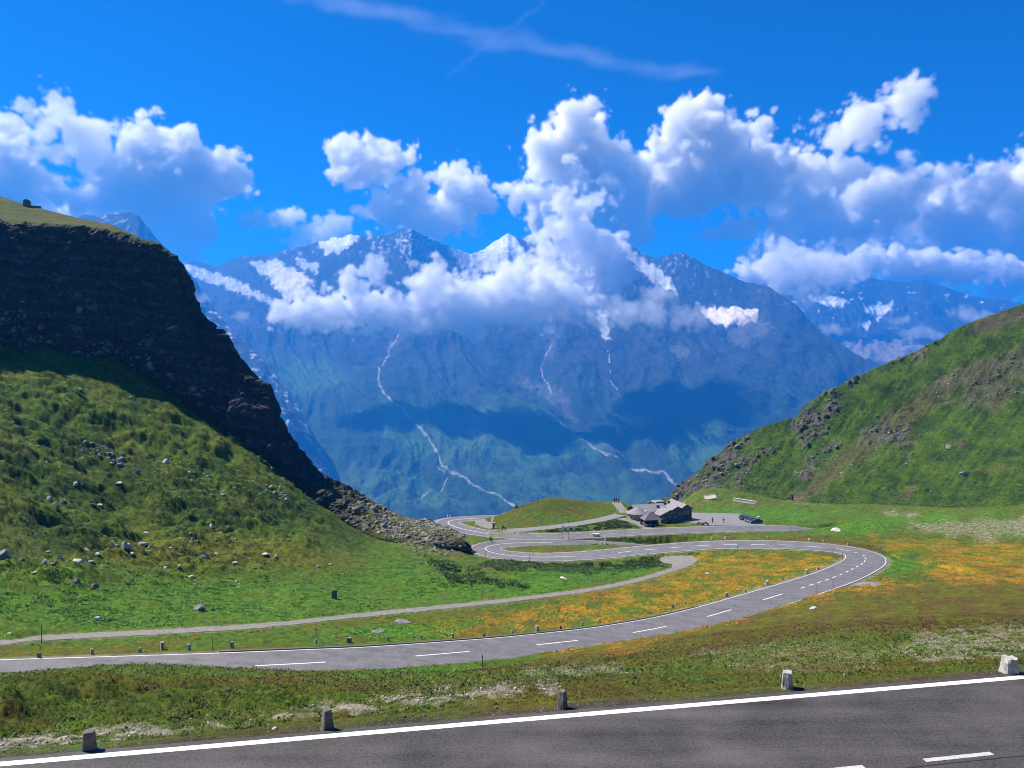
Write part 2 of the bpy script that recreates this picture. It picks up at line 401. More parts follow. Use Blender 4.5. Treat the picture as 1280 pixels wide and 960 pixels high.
cloud([(430,190,18,20),(460,205,36,26),(490,198,30,18),(440,220,26,14)], CL, "small detached cumulus high above the snowy ridge", seed=5, fs=.7)
cloud([(520,250,40,24),(575,235,34,28),(545,270,50,24),(600,250,26,22),(500,265,28,24),(640,235,28,12)], CL, "middle cumulus sitting just behind the pointed central summit", seed=6, fs=.8)
cloud([(400,295,26,11),(425,280,24,12),(455,262,14,10),(370,305,18,8)], CL, "thin low cloud touching the snow ridge left of the summit", M_WISP, seed=7, fs=.6)
cloud([(715,150,30,32),(690,185,40,42),(740,190,40,40),(720,240,55,42),(680,250,40,26),(770,240,40,40),(755,290,50,40),(800,215,30,24),(700,290,45,40),(790,270,40,30)], CL, "tallest cloud tower in the middle of the sky", seed=8)
cloud([(870,150,30,26),(900,185,50,36),(860,225,60,34),(930,220,60,34),(980,215,40,26),(1030,222,40,22),(840,200,34,34),(850,255,40,20),(1000,250,40,20)], CL, "broad white cumulus right of the tall cloud tower", seed=9)
cloud([(1060,160,36,22),(1095,140,34,18),(1130,115,28,16),(1140,150,14,10),(1040,180,20,10)], CL, "feathery cloud streak drifting up towards the top right", M_WISP, seed=10, rough=.75, fs=.8)
cloud([(1120,245,55,40),(1060,265,60,36),(1180,270,60,40),(1250,245,45,42),(1000,290,60,28),(1100,310,90,34),(1220,310,70,36),(1280,290,50,50),(920,292,40,14),(1350,270,80,70),(970,320,40,26),(1040,330,50,26),(1160,335,60,26),(1240,345,50,30),(1010,290,50,34)], CL, "large cloud bank spread over the far right mountains", M_BANK, seed=11)
# clouds hanging in front of the rock
band = "low cloud hanging against the mountain"
cloud([(385,390,40,18),(420,388,34,24),(455,390,44,22),(500,400,54,16),(440,360,20,18),(468,340,12,26),(540,400,40,14)], 5400, "low cloud lying across the face below the snowy left ridge", M_LOW, grow=1.25, seed=12, fs=.5, depth=.5, group=band)
cloud([(535,350,22,20),(560,375,50,26),(600,385,56,22),(640,395,46,16),(655,362,50,26),(695,375,44,28),(622,345,14,12)], 5300, "low cloud wrapped around the foot of the central summit", M_LOW, grow=1.3, seed=13, fs=.6, depth=.5, group=band)
cloud([(712,290,40,42),(740,330,42,46),(742,370,32,34),(705,345,46,34),(690,325,26,28),(765,330,30,26)], 5600, "cloud column joining the low band to the tall tower", M_LOW, grow=1.1, seed=14, fs=.7, depth=.5, group=band)
cloud([(790,390,46,18),(840,395,46,18),(820,372,30,16),(870,402,24,10)], 5000, "faint grey veil left of the small orange glacier", M_WISP, seed=15, fs=.6, depth=.4, group=band)
cloud([(1000,345,40,26),(975,330,30,30),(1040,330,40,22),(1010,370,18,18)], 6600, "cloud spilling over the crest of the right ridge", M_WISP, seed=16, fs=.6, depth=.5, group=band)
cloud([(1040,412,18,8),(1150,415,24,8),(1170,420,14,6),(1215,395,24,10),(1120,400,14,6)], 6800, "torn scraps of cloud under the far right mountain", M_WISP, seed=17, fs=.4, depth=.5, group=band)
cloud([(975,335,44,24),(1035,338,50,20),(1100,326,52,17),(1165,330,50,15),(1225,338,44,15),(1290,342,44,14)], 9000, "white cloud shelf resting along the crest of the far right mountain", M_LOW, seed=19, fs=.6, depth=.5, group=band)
cloud([(250,374,10,8),(300,395,14,6)], 4600, "little cloud scrap beside the cliff edge", M_WISP, seed=18, fs=.4, depth=.6, group=band)

cloud([(400 + 32 * k, -4 + 6.8 * k + 2 * math.sin(k), 58, 13 - .4 * k + 2 * math.sin(k * 2)) for k in range(15)], CL, "long faint cirrus streak crossing the top of the sky", M_CIRRUS, seed=21, rough=.22, soft=.6, fs=1.6, res=5, group="high thin cloud")
cloud([(680 - 6.5 * k, 2 + 5 * k, 7, 2.6) for k in range(19)], CL, "thin fading aircraft trail crossing the cirrus streak", M_TRAIL, seed=22, rough=.08, soft=.4, fs=.4, res=3, group="high thin cloud")
# ------------------------------------------------------------------ ground: control places (u, v, D)
def catmull(P, n=14):
    P = [np.array(p, float) for p in P]; P = [2 * P[0] - P[1]] + P + [2 * P[-1] - P[-2]]; out = []
    for i in range(1, len(P) - 2):
        p0, p1, p2, p3 = P[i - 1:i + 3]
        for k in range(n):
            t = k / n
            out.append(.5 * ((2 * p1) + (-p0 + p2) * t + (2 * p0 - 5 * p1 + 4 * p2 - p3) * t * t + (-p0 + 3 * p1 - 3 * p2 + p3) * t**3))
    out.append(P[-2]); return np.array(out)
# the hairpin road, one long ribbon: (u, v, metres below the eye)
R2 = [(-260,852,29),(-120,848,29),(0,844,29),(150,839,29.3),(280,834,29.8),(400,828,30.5),(500,821.5,31.6),(600,813,33),(690,804,34.7),(764,795,36),(830,783.5,37),(890,769,38),(950,751,39),(1005,734,40),(1045,720.5,40.7),(1068,710,41.2),(1081,701.5,41.6),(1078,693.5,42),(1050,686.5,42.4),(1000,682,42.9),(950,680.6,43.4),(900,681,44),(860,683,44.6),(800,688,45.6),(750,693,46.4),(710,695.5,47),(670,696.3,47.6),(635,694,48.2),(615,690.5,48.6),(607,686.5,48.9),(612,682.5,49.2),(632,679.5,49.5),(665,678.2,49.8),(710,678.8,50.3),(755,680.2,51.2),(790,682.4,52.5),(825,685.5,54.2),(845,687,55.2)]
R3 = [(1050,666.5,55.6),(1022,663.2,53.7),(995,661,52.7),(950,660.2,52.2),(900,661.2,52.2),(850,662.8,52.3),(800,665,52.5),(750,667.8,52.8),(700,670.2,53.1),(655,670.2,53.5),(620,668,53.9),(592,664,54.3),(570,658.8,54.7),(560,653.5,55.1),(567,650,55.4),(590,648,55.7),(620,647,56),(660,647,56.5)]
road_pts = catmull([at_h(*p) for p in R2], 12); upper_pts = catmull([at_h(*p) for p in R3], 12)
NEARL = [at_h(-700, 1018, 9.0), at_h(0, 958, 9.0), at_h(640, 903, 9.0), at_h(1280, 848.5, 9.0), at_h(2100, 778, 9.05)]
nl = catmull(NEARL, 10)
dv = np.gradient(nl[:, :2], axis=0); dv /= np.linalg.norm(dv, axis=1)[:, None]
near_pts = nl.copy(); near_pts[:, 0] += dv[:, 1] * 3.25; near_pts[:, 1] -= dv[:, 0] * 3.25      # its centre line, left edge being the white line
UPR = [(628,663.5,53.4),(660,661.5,53.2),(700,657.5,52.9),(740,651.5,52.6),(765,646,52.3),(785,640.5,52),(800,637,51.6)]
up_pts = catmull([at_h(*p) for p in UPR], 8)
PLK = [(781,641,52),(775,634,51.5),(770,627.5,51.3)]
lane_pts = catmull([at_h(*p) for p in PLK], 8)
PATH = [(-260,815,84),(-120,811,86),(0,803,88),(60,797,92),(200,789.5,95),(330,781.5,99),(450,769,110),(560,758,117),(640,749.5,124),(740,736.5,134),(800,724,146),(850,709,162),(862,703,167)]
path_pts = catmull([at(*p) for p in PATH], 10)
DRV = [(812,662,52.5),(800,655,52.8),(785,650,52.6),(768,646.5,52.4)]
drive_pts = catmull([at_h(*p) for p in DRV], 8)

CP = []
def cps(u, *vd): CP.extend((u, v, d) for v, d in vd)
cps(-250, (930,20),(905,24),(880,31),(858,42),(848,54),(850,64),(790,90),(755,100),(715,112),(640,126),(575,148),(505,168),(440,190),(415,205),(470,240),(600,300))
cps(0, (925,19.6),(900,23),(875,30),(855,42),(846,53),(849,62),(770,97),(735,107),(706,117),(690,121),(655,132),(615,147),(580,158),(540,172),(490,188),(440,203),(470,240),(600,300))
cps(150, (918,20.2),(895,24),(870,32),(852,43),(843,53),(845,62),(770,103),(738,115),(705,130),(682,142),(655,156),(622,167),(590,176),(540,190),(485,204),(462,210),(480,240),(600,300))
cps(300, (900,20.8),(880,25),(865,32),(852,45),(847,56),(750,120),(722,136),(697,150),(668,163),(652,170),(615,182),(582,192),(560,202),(570,230),(640,280))
cps(380, (740,124),(700,153),(670,172),(645,184),(625,193),(630,215),(650,260))
cps(450, (885,21.2),(868,27),(855,38),(848,52),(742,132),(715,152),(700,165),(686,178),(672,190),(660,198),(668,225),(680,270))
cps(520, (745,132),(720,150),(700,170),(690,180),(680,190),(672,200),(672,225))
cps(570, (700,176),(692,184),(686,196),(676,212),(668,228))
cps(600, (872,21.8),(858,29),(847,40),(839,56),(835,70),(730,140),(710,160),(703,172))
cps(750, (863,22.3),(850,28),(838,38),(826,54),(818,70),(765,118),(718,152),(705,174))
cps(830, (856,24),(840,34),(820,50),(806,68),(799,82))
cps(900, (858,22.8),(845,28),(828,38),(808,54),(795,68),(787,84),(779,100),(735,134),(708,156),(694,170))
cps(1000, (700,158))
cps(1050, (855,23),(838,29),(815,40),(792,54),(783,66),(768,86),(750,108),(738,122))
cps(1120, (722,140),(706,152),(694,168),(682,180),(670,200))
cps(1200, (850,23),(830,30),(805,41),(782,56),(776,68),(762,84),(745,108),(725,135),(705,155),(690,172),(675,195),(662,215),(645,255),(632,310),(628,350))
cps(1350, (845,23),(825,30),(800,41),(778,56),(772,68),(758,84),(740,108),(720,135),(700,155),(685,172),(670,195),(655,215),(640,245),(622,290),(610,340))
cps(1550, (835,23),(815,30),(790,41),(768,56),(762,68),(748,84),(730,108),(710,135),(690,155),(672,172),(655,195),(640,215),(620,245),(600,290))
for u in (540, 580): cps(u, (652,262),(653,275),(670,310),(760,380),(900,470))
cps(690, (622,268),(628,261),(640,253),(652,246),(629,285),(648,310),(760,380),(900,470))
cps(650, (628,265),(640,255),(650,249),(634,280)); cps(620, (641,258),(652,252)); cps(735, (628,268),(640,257)); cps(765, (629,271)); cps(602, (650,262))
cps(790, (630,275),(640,300),(760,380),(900,470))
cps(830, (656,243),(652,252),(648,262),(640,285),(640,310),(760,400),(900,470))
cps(870, (652,247),(642,266),(632,290),(622,330),(616,370),(640,420))
cps(920, (655,241),(643,263),(634,285),(622,330),(616,365),(640,420)); cps(955, (655,241),(648,254))
cps(980, (650,250),(640,282),(630,325),(624,365),(640,420)); cps(1057, (665,212),(654,240),(641,285),(630,340),(640,400)); cps(1130, (662,222),(648,255),(634,305),(628,350))
cps(1280, (650,233),(638,262),(629,292),(622,330),(640,400))
for t_ in (-1.0, -.5, 0, .5, 1.0):
    for D, h in ((3, 3.4), (6, 6.0), (9.5, 8.4)): CP.append((640 + t_ * F_PX * .95, None, (D, h)))
ctl = []
for u, v, d in CP:
    if v is None: D, h = d; ctl.append(((u - 640) / F_PX / .95, math.log(D), -h / D))
    else:
        x, y, z = at(u, v, d); ctl.append((x / y, math.log(y), z / y))
for pts, k in ((road_pts, 7), (upper_pts, 7), (near_pts, 3), (up_pts, 5), (path_pts, 8), (lane_pts, 7)):
    for p in pts[::k]:
        if abs(p[0] / p[1]) < 1.3: ctl.append((p[0] / p[1], math.log(p[1]), p[2] / p[1]))
ctl = np.array(ctl)
keep = []
for i, c in enumerate(ctl):          # drop near duplicates
    if all(np.hypot(c[0] - ctl[j][0], c[1] - ctl[j][1]) > .012 for j in keep): keep.append(i)
ctl = ctl[keep]
def _U(r2): return .5 * r2 * np.log(r2 + 1e-12)
n_ = len(ctl); A = np.zeros((n_ + 3, n_ + 3))
dx = ctl[:, None, :2] - ctl[None, :, :2]; A[:n_, :n_] = _U((dx**2).sum(-1)) + np.eye(n_) * 2e-4
A[:n_, n_] = 1; A[:n_, n_ + 1:] = ctl[:, :2]; A[n_:, :n_] = A[:n_, n_:].T
wts = np.linalg.solve(A, np.concatenate([ctl[:, 2], np.zeros(3)]))
def base_s(t, ly):
    t = np.asarray(t, np.float32); ly = np.asarray(ly, np.float32); o = np.full(t.shape, wts[n_], np.float32) + wts[n_ + 1] * t + wts[n_ + 2] * ly
    for (a, b, _), w in zip(ctl, wts[:n_]): o += w * _U((t - a)**2 + (ly - b)**2).astype(np.float32)
    return o
NT, TMAX = 1000, .92
tcol = np.linspace(-TMAX, TMAX, NT)
yrow = np.concatenate([np.geomspace(3, 14, 14, endpoint=False), np.geomspace(14, 60, 215, endpoint=False), np.geomspace(60, 130, 135, endpoint=False),
                       np.geomspace(130, 285, 300, endpoint=False), np.geomspace(285, 470, 45)])
# coarse spline, then refined
ct = np.linspace(-TMAX, TMAX, 260); cl = np.linspace(math.log(3), math.log(470), 300)
cs = base_s(*np.meshgrid(ct, cl))
def bil(t, ly):
    a = (t + TMAX) / (2 * TMAX) * (len(ct) - 1); b = (ly - cl[0]) / (cl[-1] - cl[0]) * (len(cl) - 1)
    i = np.clip(a.astype(int), 0, len(ct) - 2); j = np.clip(b.astype(int), 0, len(cl) - 2); fa = a - i; fb = b - j
    return (cs[j, i] * (1 - fa) + cs[j, i + 1] * fa) * (1 - fb) + (cs[j + 1, i] * (1 - fa) + cs[j + 1, i + 1] * fa) * fb
TT, YY = np.meshgrid(tcol, yrow); G = np.stack([TT * YY, YY, bil(TT, np.log(YY)) * YY], -1)
GX, GY = G[..., 0], G[..., 1]
GU, GV = pix(G)                       # picture coordinates, used to lay out soils and plants where they grow
def road_field(pts, pad):             # distance to a centre line and the height there
    d = np.full(GX.shape, 99., np.float32); z = np.zeros(GX.shape, np.float32)
    for a, b in zip(pts[:-1], pts[1:]):
        y0, y1 = min(a[1], b[1]) - pad, max(a[1], b[1]) + pad
        r0, r1 = np.searchsorted(yrow, [y0, y1])
        if r1 <= r0: continue
        tt = [(min(a[0], b[0]) - pad) / y for y in (max(y0, 3), y1)] + [(max(a[0], b[0]) + pad) / y for y in (max(y0, 3), y1)]
        c0, c1 = np.searchsorted(tcol, [min(tt), max(tt)])
        if c1 <= c0: continue
        X = GX[r0:r1, c0:c1]; Y = GY[r0:r1, c0:c1]; e = b - a; L2 = e[0]**2 + e[1]**2 + 1e-9
        k = np.clip(((X - a[0]) * e[0] + (Y - a[1]) * e[1]) / L2, 0, 1)
        dd = np.hypot(X - a[0] - k * e[0], Y - a[1] - k * e[1]); m = dd < d[r0:r1, c0:c1]
        d[r0:r1, c0:c1][m] = dd[m]; z[r0:r1, c0:c1][m] = (a[2] + k * e[2])[m]
    return d, z
RW, NW, UW, PW = 3.9, 3.3, 2.2, .9
rd, rz = road_field(road_pts, 9); rd_b, rz_b = road_field(upper_pts, 9); rz = np.where(rd_b < rd, rz_b, rz); rd = np.minimum(rd, rd_b); nd_, nz0 = road_field(near_pts, 9); ud, uz = road_field(up_pts, 6); pd, pz = road_field(path_pts, 5)
ld, lz = road_field(lane_pts, 5); dd_, dz_ = road_field(drive_pts, 5)
# relief
lg = np.log(GY)
hum = blob(GU, GV, [(-400,380),(120,420),(330,560),(420,640),(400,700),(250,735),(-400,745)], 25)
e1 = sstep(12, 40, GY)
rel = fbm2(GX / 14, GY / 14, 4) * (.8 * hum + .28) * e1
patchy = sstep(-.25, .25, fbm2(GX / 30 + 2, GY / 22, 2))
rel += (fbm2(GX / 11 + 4, GY / 5, 4, .55, True) - .25) * (.6 + 1.7 * patchy) * hum
rel += fbm2(GX / 9 + 11, GY / 2.2, 3, .5, True) * .35 * hum
rel += fbm2(GX / 3.2, GY / 3.2, 4, .6) * (.16 + .5 * hum) * e1
rel += fbm2(GX / .8, GY / .8, 4, .6) * (.12 + .22 * hum)
shrub = sstep(.12, .3, fbm2(GX / 5 + 20, GY / 5, 4, .6))       # low cushions of dwarf shrub
rel += shrub * fbm2(GX / .9 + 3, GY / .9, 3) * .3 * e1
debris = blob(GU, GV, [(415,612),(450,628),(500,650),(545,658),(588,680),(575,695),(530,692),(470,668),(430,645)], 6, nz_(GU, GV, 9, 2), 9)
rel += debris * np.abs(fbm2(GX / 1.6, GY / 1.6, 4, .6)) * 1.6
# heath strips running down the slope, steep little banks, rough cushion ground
strk = fbm2((GU + .3 * GV) / 30 + 40, (GV - .5 * GU) / 8, 5, .6)
upper = blob(GU, GV, [(-400,380),(120,430),(330,560),(430,640),(380,630),(150,615),(-400,600)], 15)
heath = upper * sstep(.0, .35, strk) * .7
for pl in ([(165,655),(205,634),(290,627),(352,640),(345,660),(260,664),(200,660)], [(-60,640),(60,648),(130,672),(110,700),(20,708),(-60,706)], [(55,612),(130,600),(250,612),(250,624),(180,632),(120,645),(70,632)],
           [(60,540),(150,562),(200,585),(190,602),(110,590),(70,570)], [(240,590),(330,612),(400,640),(390,650),(300,622)], [(-20,560),(40,575),(50,600),(-20,600)], [(370,655),(420,650),(470,668),(450,690),(400,680)]):
    heath = np.maximum(heath, blob(GU, GV, pl, 6, nz_(GU, GV * 1.8, 12, 81, 5), 13) * (.55 + .45 * sstep(-.3, .1, strk)))
rel += heath * (.3 + .8 * np.abs(fbm2(GX / 1.4, GY / 1.4, 4, .6))) * .6
rel += np.where(GV > 600, 1, 0) * hum * fbm2(GX / 5 + 3, GY / 2.6, 4, .6) * .5
nb = blob(GU, GV, [(-200,862),(120,858),(330,852),(460,858),(430,885),(330,888),(120,908),(-200,925)], 10)
rel += nb * (fbm2(GX / 1.6, GY / 1.3, 4, .6, True) - .3) * .42
# named swells of the left pasture: (u, v, D, half width, half depth, height)
for u, v, D, wx, wy, hh in ((235,640,170,16,5,2.2),(30,640,138,9,6,2.6),(60,570,162,12,6,2.4),(200,600,178,14,5,1.8),(330,690,155,13,6,1.2),(120,520,192,14,6,2.0),(300,625,180,9,5,1.6),(0,720,112,7,4,1.0),(20,870,26,6,3,.7),(170,865,30,7,3,.8),(250,850,50,10,6,.7),(1085,662,228,16,7,2.2)):
    x, y, _ = at(u, v, D); rel += hh * np.exp(-((GX - x) / wx)**2 - ((GY - y) / wy)**2)
# gullies
for pts, w, dep in (([(0,905,22),(100,885,26),(200,875,29),(330,868,31)], 1.6, .75), ([(1110,690,168),(1180,708,152),(1240,722,140),(1400,738,125)], 1.2, .9),
                    ([(560,712,158),(600,722,150),(650,728,146)], 2.0, .8), ([(60,650,136),(130,668,146),(165,662,150)], 2.5, 1.6), ([(250,655,168),(330,668,165)], 2.0, 1.0)):
    q = [at(*p)[:2] for p in pts]; rel -= dep * np.exp(-(line_d(GX, GY, q) / w)**2)
flat = blob(GU, GV, [(855,656),(862,640),(925,641),(962,655),(960,658)], 1.5) * (GY > 225) * (GY < 290)
flat = np.maximum(flat, blob(GU, GV, [(528,660),(530,648),(565,645),(640,648),(628,664),(590,668)], 3) * (GY > 225))
flat = np.maximum(flat, blob(GU, GV, [(785,662),(788,640),(875,640),(875,660)], 2) * (GY > 236) * (GY < 270) * .9)
flat = np.maximum(flat, blob(GU, GV, [(820,697),(868,692),(874,702),(855,712),(838,712)], 2) * (GY > 150) * (GY < 190))
offr = np.minimum.reduce([sstep(RW + .3, RW + 3, rd), sstep(NW + .2, NW + 2.2, nd_), sstep(UW, UW + 2, ud), sstep(PW + .1, PW + 1.4, pd), sstep(1.6, 3, ld), 1 - flat])
G[..., 2] += rel * offr
for d, z, w, sh, dz in ((rd, rz, RW, 3.2, .07), (nd_, nz0, NW, 1.6, .06), (ud, uz, UW, 2.2, .05), (pd, pz, PW, 1.3, .05), (ld, lz, 1.5, 1.6, .05), (dd_, dz_, 1.6, 1.2, .05)):
    k = sstep(w + .5 + sh, w + .5, d)
    G[..., 2] = G[..., 2] * (1 - k) + (z - dz) * k
def ground_z(x, y):
    t = x / y; a = (t + TMAX) / (2 * TMAX) * (NT - 1); i = int(np.clip(a, 0, NT - 2)); fa = a - i
    j = int(np.clip(np.searchsorted(yrow, y) - 1, 0, len(yrow) - 2)); fb = (y - yrow[j]) / (yrow[j + 1] - yrow[j])
    z = G[..., 2]; return float((z[j, i] * (1 - fa) + z[j, i + 1] * fa) * (1 - fb) + (z[j + 1, i] * (1 - fa) + z[j + 1, i + 1] * fa) * fb)
def hit(u, v, dmin=14, dmax=470):     # where the ray of picture place (u, v) meets the ground
    x1, _, z1 = at(u, v, 1.0); a = (x1 + TMAX) / (2 * TMAX) * (NT - 1); i = int(np.clip(a, 0, NT - 2)); fa = a - i
    zz = G[:, i, 2] * (1 - fa) + G[:, i + 1, 2] * fa; g = zz - z1 * yrow
    for j in range(len(yrow) - 1):
        if yrow[j] < dmin or yrow[j] > dmax: continue
        if g[j] <= 0 < g[j + 1]:
            f = g[j] / (g[j] - g[j + 1]); y = yrow[j] + f * (yrow[j + 1] - yrow[j]); return Vector((x1 * y, y, z1 * y))
    j = int(np.argmin(np.abs(g) + 1e3 * ((yrow < dmin) | (yrow > dmax)))); y = float(yrow[j]); return Vector((x1 * y, y, float(zz[j])))

# soils and plants: albedo only
GRASS = np.array([.066, .125, .003]); LUSH = np.array([.064, .17, .003]); OLIVE = np.array([.108, .112, .006]); BROWN = np.array([.105, .072, .014])
RUST = np.array([.09, .055, .014]); FLOWER = np.array([.40, .215, .015]); GRAVEL = np.array([.29, .25, .2]); DARK = np.array([.02, .038, .01]); STONE = np.array([.42, .4, .37])
n1 = nz_(GX, GY, 9, 3); n2 = nz_(GX, GY, 2.2, 8); n3 = nz_(GX, GY, 25, 13); nU = nz_(GU, GV * 2.2, 26, 4, 5); nF = fbm2(GX / .5, GY / .5, 4, .6)
C_ = mix(np.broadcast_to(GRASS, G.shape), OLIVE, sstep(-.15, .25, n1 + .3 * n3))
left = blob(GU, GV, [(-500,300),(400,560),(560,700),(620,745),(300,790),(-500,830)], 12, nU, 20)
C_ = mix(C_, GRASS, left * .6)
lush = blob(GU, GV, [(-500,760),(0,705),(250,725),(400,722),(470,700),(600,712),(660,742),(420,775),(200,795),(-500,815)], 8, nU, 26) * sstep(-.35, .05, n1)
for pl in ([(600,738),(650,712),(760,706),(838,700),(825,712),(700,738),(640,748)], [(400,790),(520,778),(600,775),(560,795),(430,798)], [(1105,690),(1150,700),(1165,725),(1110,728),(1085,722),(1112,706)],
           [(1000,655),(1100,645),(1250,640),(1200,650),(1080,668),(1010,668)], [(880,640),(960,632),(1060,640),(1000,655),(930,650)], [(430,848),(560,832),(600,834),(560,845)]):
    lush = np.maximum(lush, blob(GU, GV, pl, 5, nU, 12))
C_ = mix(C_, LUSH, lush * .9)
ol = blob(GU, GV, [(100,690),(280,672),(420,690),(470,715),(300,712),(150,705)], 10, nU, 15); C_ = mix(C_, OLIVE, ol * .8)
rightb = blob(GU, GV, [(640,830),(760,800),(900,770),(980,745),(1060,725),(1500,690),(1500,795),(1250,790),(1000,800),(800,825)], 8, nU, 14)
C_ = mix(C_, mix(OLIVE[None, None] * .95, BROWN, sstep(-.2, .3, nU + .4 * n1)), rightb)
rust = blob(GU, GV, [(860,815),(1000,792),(1150,770),(1400,745),(1400,772),(1200,782),(1000,802)], 6, nU, 10) * sstep(-.2, .2, n1); C_ = mix(C_, RUST, rust * .8)
isl = blob(GU, GV, [(620,685),(700,688),(790,684),(860,676),(1000,670),(1100,676),(1100,690),(950,674),(800,692),(640,694)], 3, nU, 6); C_ = mix(C_, mix(OLIVE[None, None], BROWN, sstep(-.2, .2, n1)), isl)
fl = np.zeros_like(GX)
for pl, k in (([(870,696),(1000,690),(1055,700),(1000,722),(920,745),(860,770),(760,786),(640,786),(640,765),(760,738),(850,715)], .75),
              ([(520,790),(620,762),(700,760),(760,765),(720,785),(600,796)], .45),
              ([(980,748),(1040,728),(1120,724),(1150,733),(1060,742),(970,760),(880,785),(800,800),(690,818),(700,812),(830,790),(900,770)], .8),
              ([(1140,700),(1200,690),(1400,700),(1400,740),(1250,728),(1180,730)], .8), ([(1090,672),(1200,678),(1400,690),(1400,704),(1200,694),(1110,690)], .75),
              ([(590,655),(612,652),(612,662),(600,660)], .4), ([(740,815),(800,800),(840,796),(790,815)], .5)):
    fl = np.maximum(fl, blob(GU, GV, pl, 6, nU, 14) * k)
flm = fl * sstep(-.25, .35, nz_(GX, GY, 4, 30) + .9 * nF); C_ = mix(C_, FLOWER, np.clip(flm * 1.05, 0, 1))
br = sstep(.1, .35, nz_(GX, GY, 7, 41)) * fl; C_ = mix(C_, BROWN, br * .6)
bare = np.zeros_like(GX)
for pl, k in (([(-300,945),(0,920),(150,912),(330,896),(470,875),(520,878),(420,890),(300,902),(120,930),(-300,990)], 1.), ([(430,880),(520,868),(700,850),(700,862),(560,878),(440,893)], .9),
              ([(640,838),(760,830),(800,836),(690,846)], .6), ([(1150,795),(1230,785),(1330,782),(1280,815),(1180,830),(1100,815)], .6), ([(860,815),(1000,800),(1100,808),(1100,840),(940,842)], .25),
              ([(1135,660),(1200,650),(1400,640),(1400,668),(1220,676)], .6), ([(1105,641),(1160,642),(1150,648),(1100,645)], .9), ([(980,625),(1055,617),(1010,635)], .3)):
    bare = np.maximum(bare, blob(GU, GV, pl, 5, nU, 12) * k)
bare *= sstep(-.12, .25, nz_(GX, GY, 1.0, 55, 6) + .5 * nF + .1); C_ = mix(C_, GRAVEL * (1 + .35 * nF[..., None]), np.clip(bare, 0, .95))
verge = sstep(NW + 1.25, NW + .35, nd_ + .5 * n2) ; C_ = mix(C_, np.array([.07, .06, .055]), verge)
vr = np.maximum(sstep(RW + 1.1, RW + .4, rd + .4 * n2), sstep(PW + .8, PW + .2, pd + .5 * n2) * .6); C_ = mix(C_, GRAVEL * .8, vr * .8)
sh = shrub * sstep(.05, .3, fbm2(GX / 1.1, GY / 1.1, 3)) ; C_ = mix(C_, DARK, sh * .55 * (1 - bare) * (1 - flm))
nearm = sstep(64, 58, GY) * (1 - bare); C_ = mix(C_, mix(OLIVE[None, None] * .85, BROWN * .8, sstep(-.1, .3, n1 + .4 * nF)), nearm * .55 * sstep(-.4, .2, fbm2(GX / 4, GY / 2.5, 4)))
dk = np.zeros_like(GX)
for pl in ([(600,706),(640,700),(700,703),(830,698),(870,690),(850,705),(740,715),(640,712)], [(655,664),(700,658),(760,651),(800,653),(800,660),(720,665)], [(700,676),(760,672),(830,667),(830,672),(760,679)],
           [(540,700),(600,715),(660,735),(560,728)], [(0,880),(120,880),(330,872),(330,886),(120,905),(0,915)]):
    dk = np.maximum(dk, blob(GU, GV, pl, 4, nU, 9))
dk = dk * sstep(-.25, .15, n2 + .5 * n1 + .4 * nF); C_ = mix(C_, mix(DARK[None, None] * 1.3, GRASS, sstep(-.1, .25, n2)), dk * .8)
C_ = mix(C_, STONE * .6 * (1 + .5 * nF[..., None]), debris * sstep(-.05, .2, nz_(GX, GY, 1.5, 60)) * .7)
C_ = C_ * (.9 + .1 * np.maximum(bare, flm))[..., None] * (1 + .35 * nF + .2 * n2)[..., None]
mot = sstep(.05, .3, fbm2(GX / 2.0 + 7, GY / 2.0, 4, .65)) * hum; C_ = mix(C_, DARK * 1.2, heath * (.45 + .55 * sstep(-.2, .25, fbm2(GX / 1.3 + 8, GY / 1.3, 4, .6))) * .75); C_ = mix(C_, DARK * .9, mot * .55); rg = (1 - fl) * (1 - bare) * sstep(60, 90, GY); n4 = fbm2(GX / 1.1 + 60, GY / .9, 4, .7); C_ = C_ * (1 + rg * 1.3 * n4)[..., None]; C_ = mix(C_, DARK * 1.5, rg * sstep(.18, .4, n4 + .3 * n1) * .7); C_ = mix(C_, np.array([.16, .22, .03]), lush * sstep(.2, .4, fbm2(GX / .8 + 5, GY / .7, 4, .7)) * .7); C_ = C_ * (1 + (.45 * hum * n1 + .25 * hum * nF))[..., None]
fm = sstep(120, 170, GY) * (1 - hum) * (1 - fl); m2_ = fbm2(GX / 2.5 + 31, GY / 2.5, 5, .65); C_ = C_ * (1 + fm * (1.1 * m2_ + .3 * nF))[..., None]; C_ = mix(C_, DARK * 1.3, sstep(.08, .35, m2_ + .2 * n1) * fm * .55)
mnd = blob(GU, GV, [(602,662),(612,642),(650,628),(690,620),(740,626),(768,634),(760,648),(700,658),(640,663)], 4) * (GY > 232); C_ = mix(C_, OLIVE * .55, mnd * sstep(-.2, .3, m2_ + .3 * sstep(645, 625, GV)) * .7)
yl = sstep(.0, .35, nz_(GX, GY, 16, 95)) * hum; C_ = mix(C_, np.array([.13, .15, .02]), yl * .4)
C_ = np.clip(C_, .008, .8)
M_GROUND = terrain_mat("alpine_turf", scales=((3.2, .35), (.6, .2), (22.0, .3)), bump=((4.0, .25), (22.0, .06)), rough=.95)
ground = grid_obj("ground", G, M_GROUND, C_)
# the bank behind and beside the camera
bx = np.linspace(-300, 300, 60); by = np.concatenate([np.linspace(-200, 0, 16), [3.2]]); BX, BY = np.meshgrid(bx, by)
BZ = -1.7 - 1.9 * sstep(-3, 3, BY) - .35 * np.abs(BX) * sstep(-12, 3, BY) * .5; BZ = np.maximum(BZ, -9.2) + np.clip(-BY, 0, 99) * .12
bank = grid_obj("bank", np.stack([BX, BY, BZ], -1), M_GROUND, np.broadcast_to(GRASS, BX.shape + (3,)))

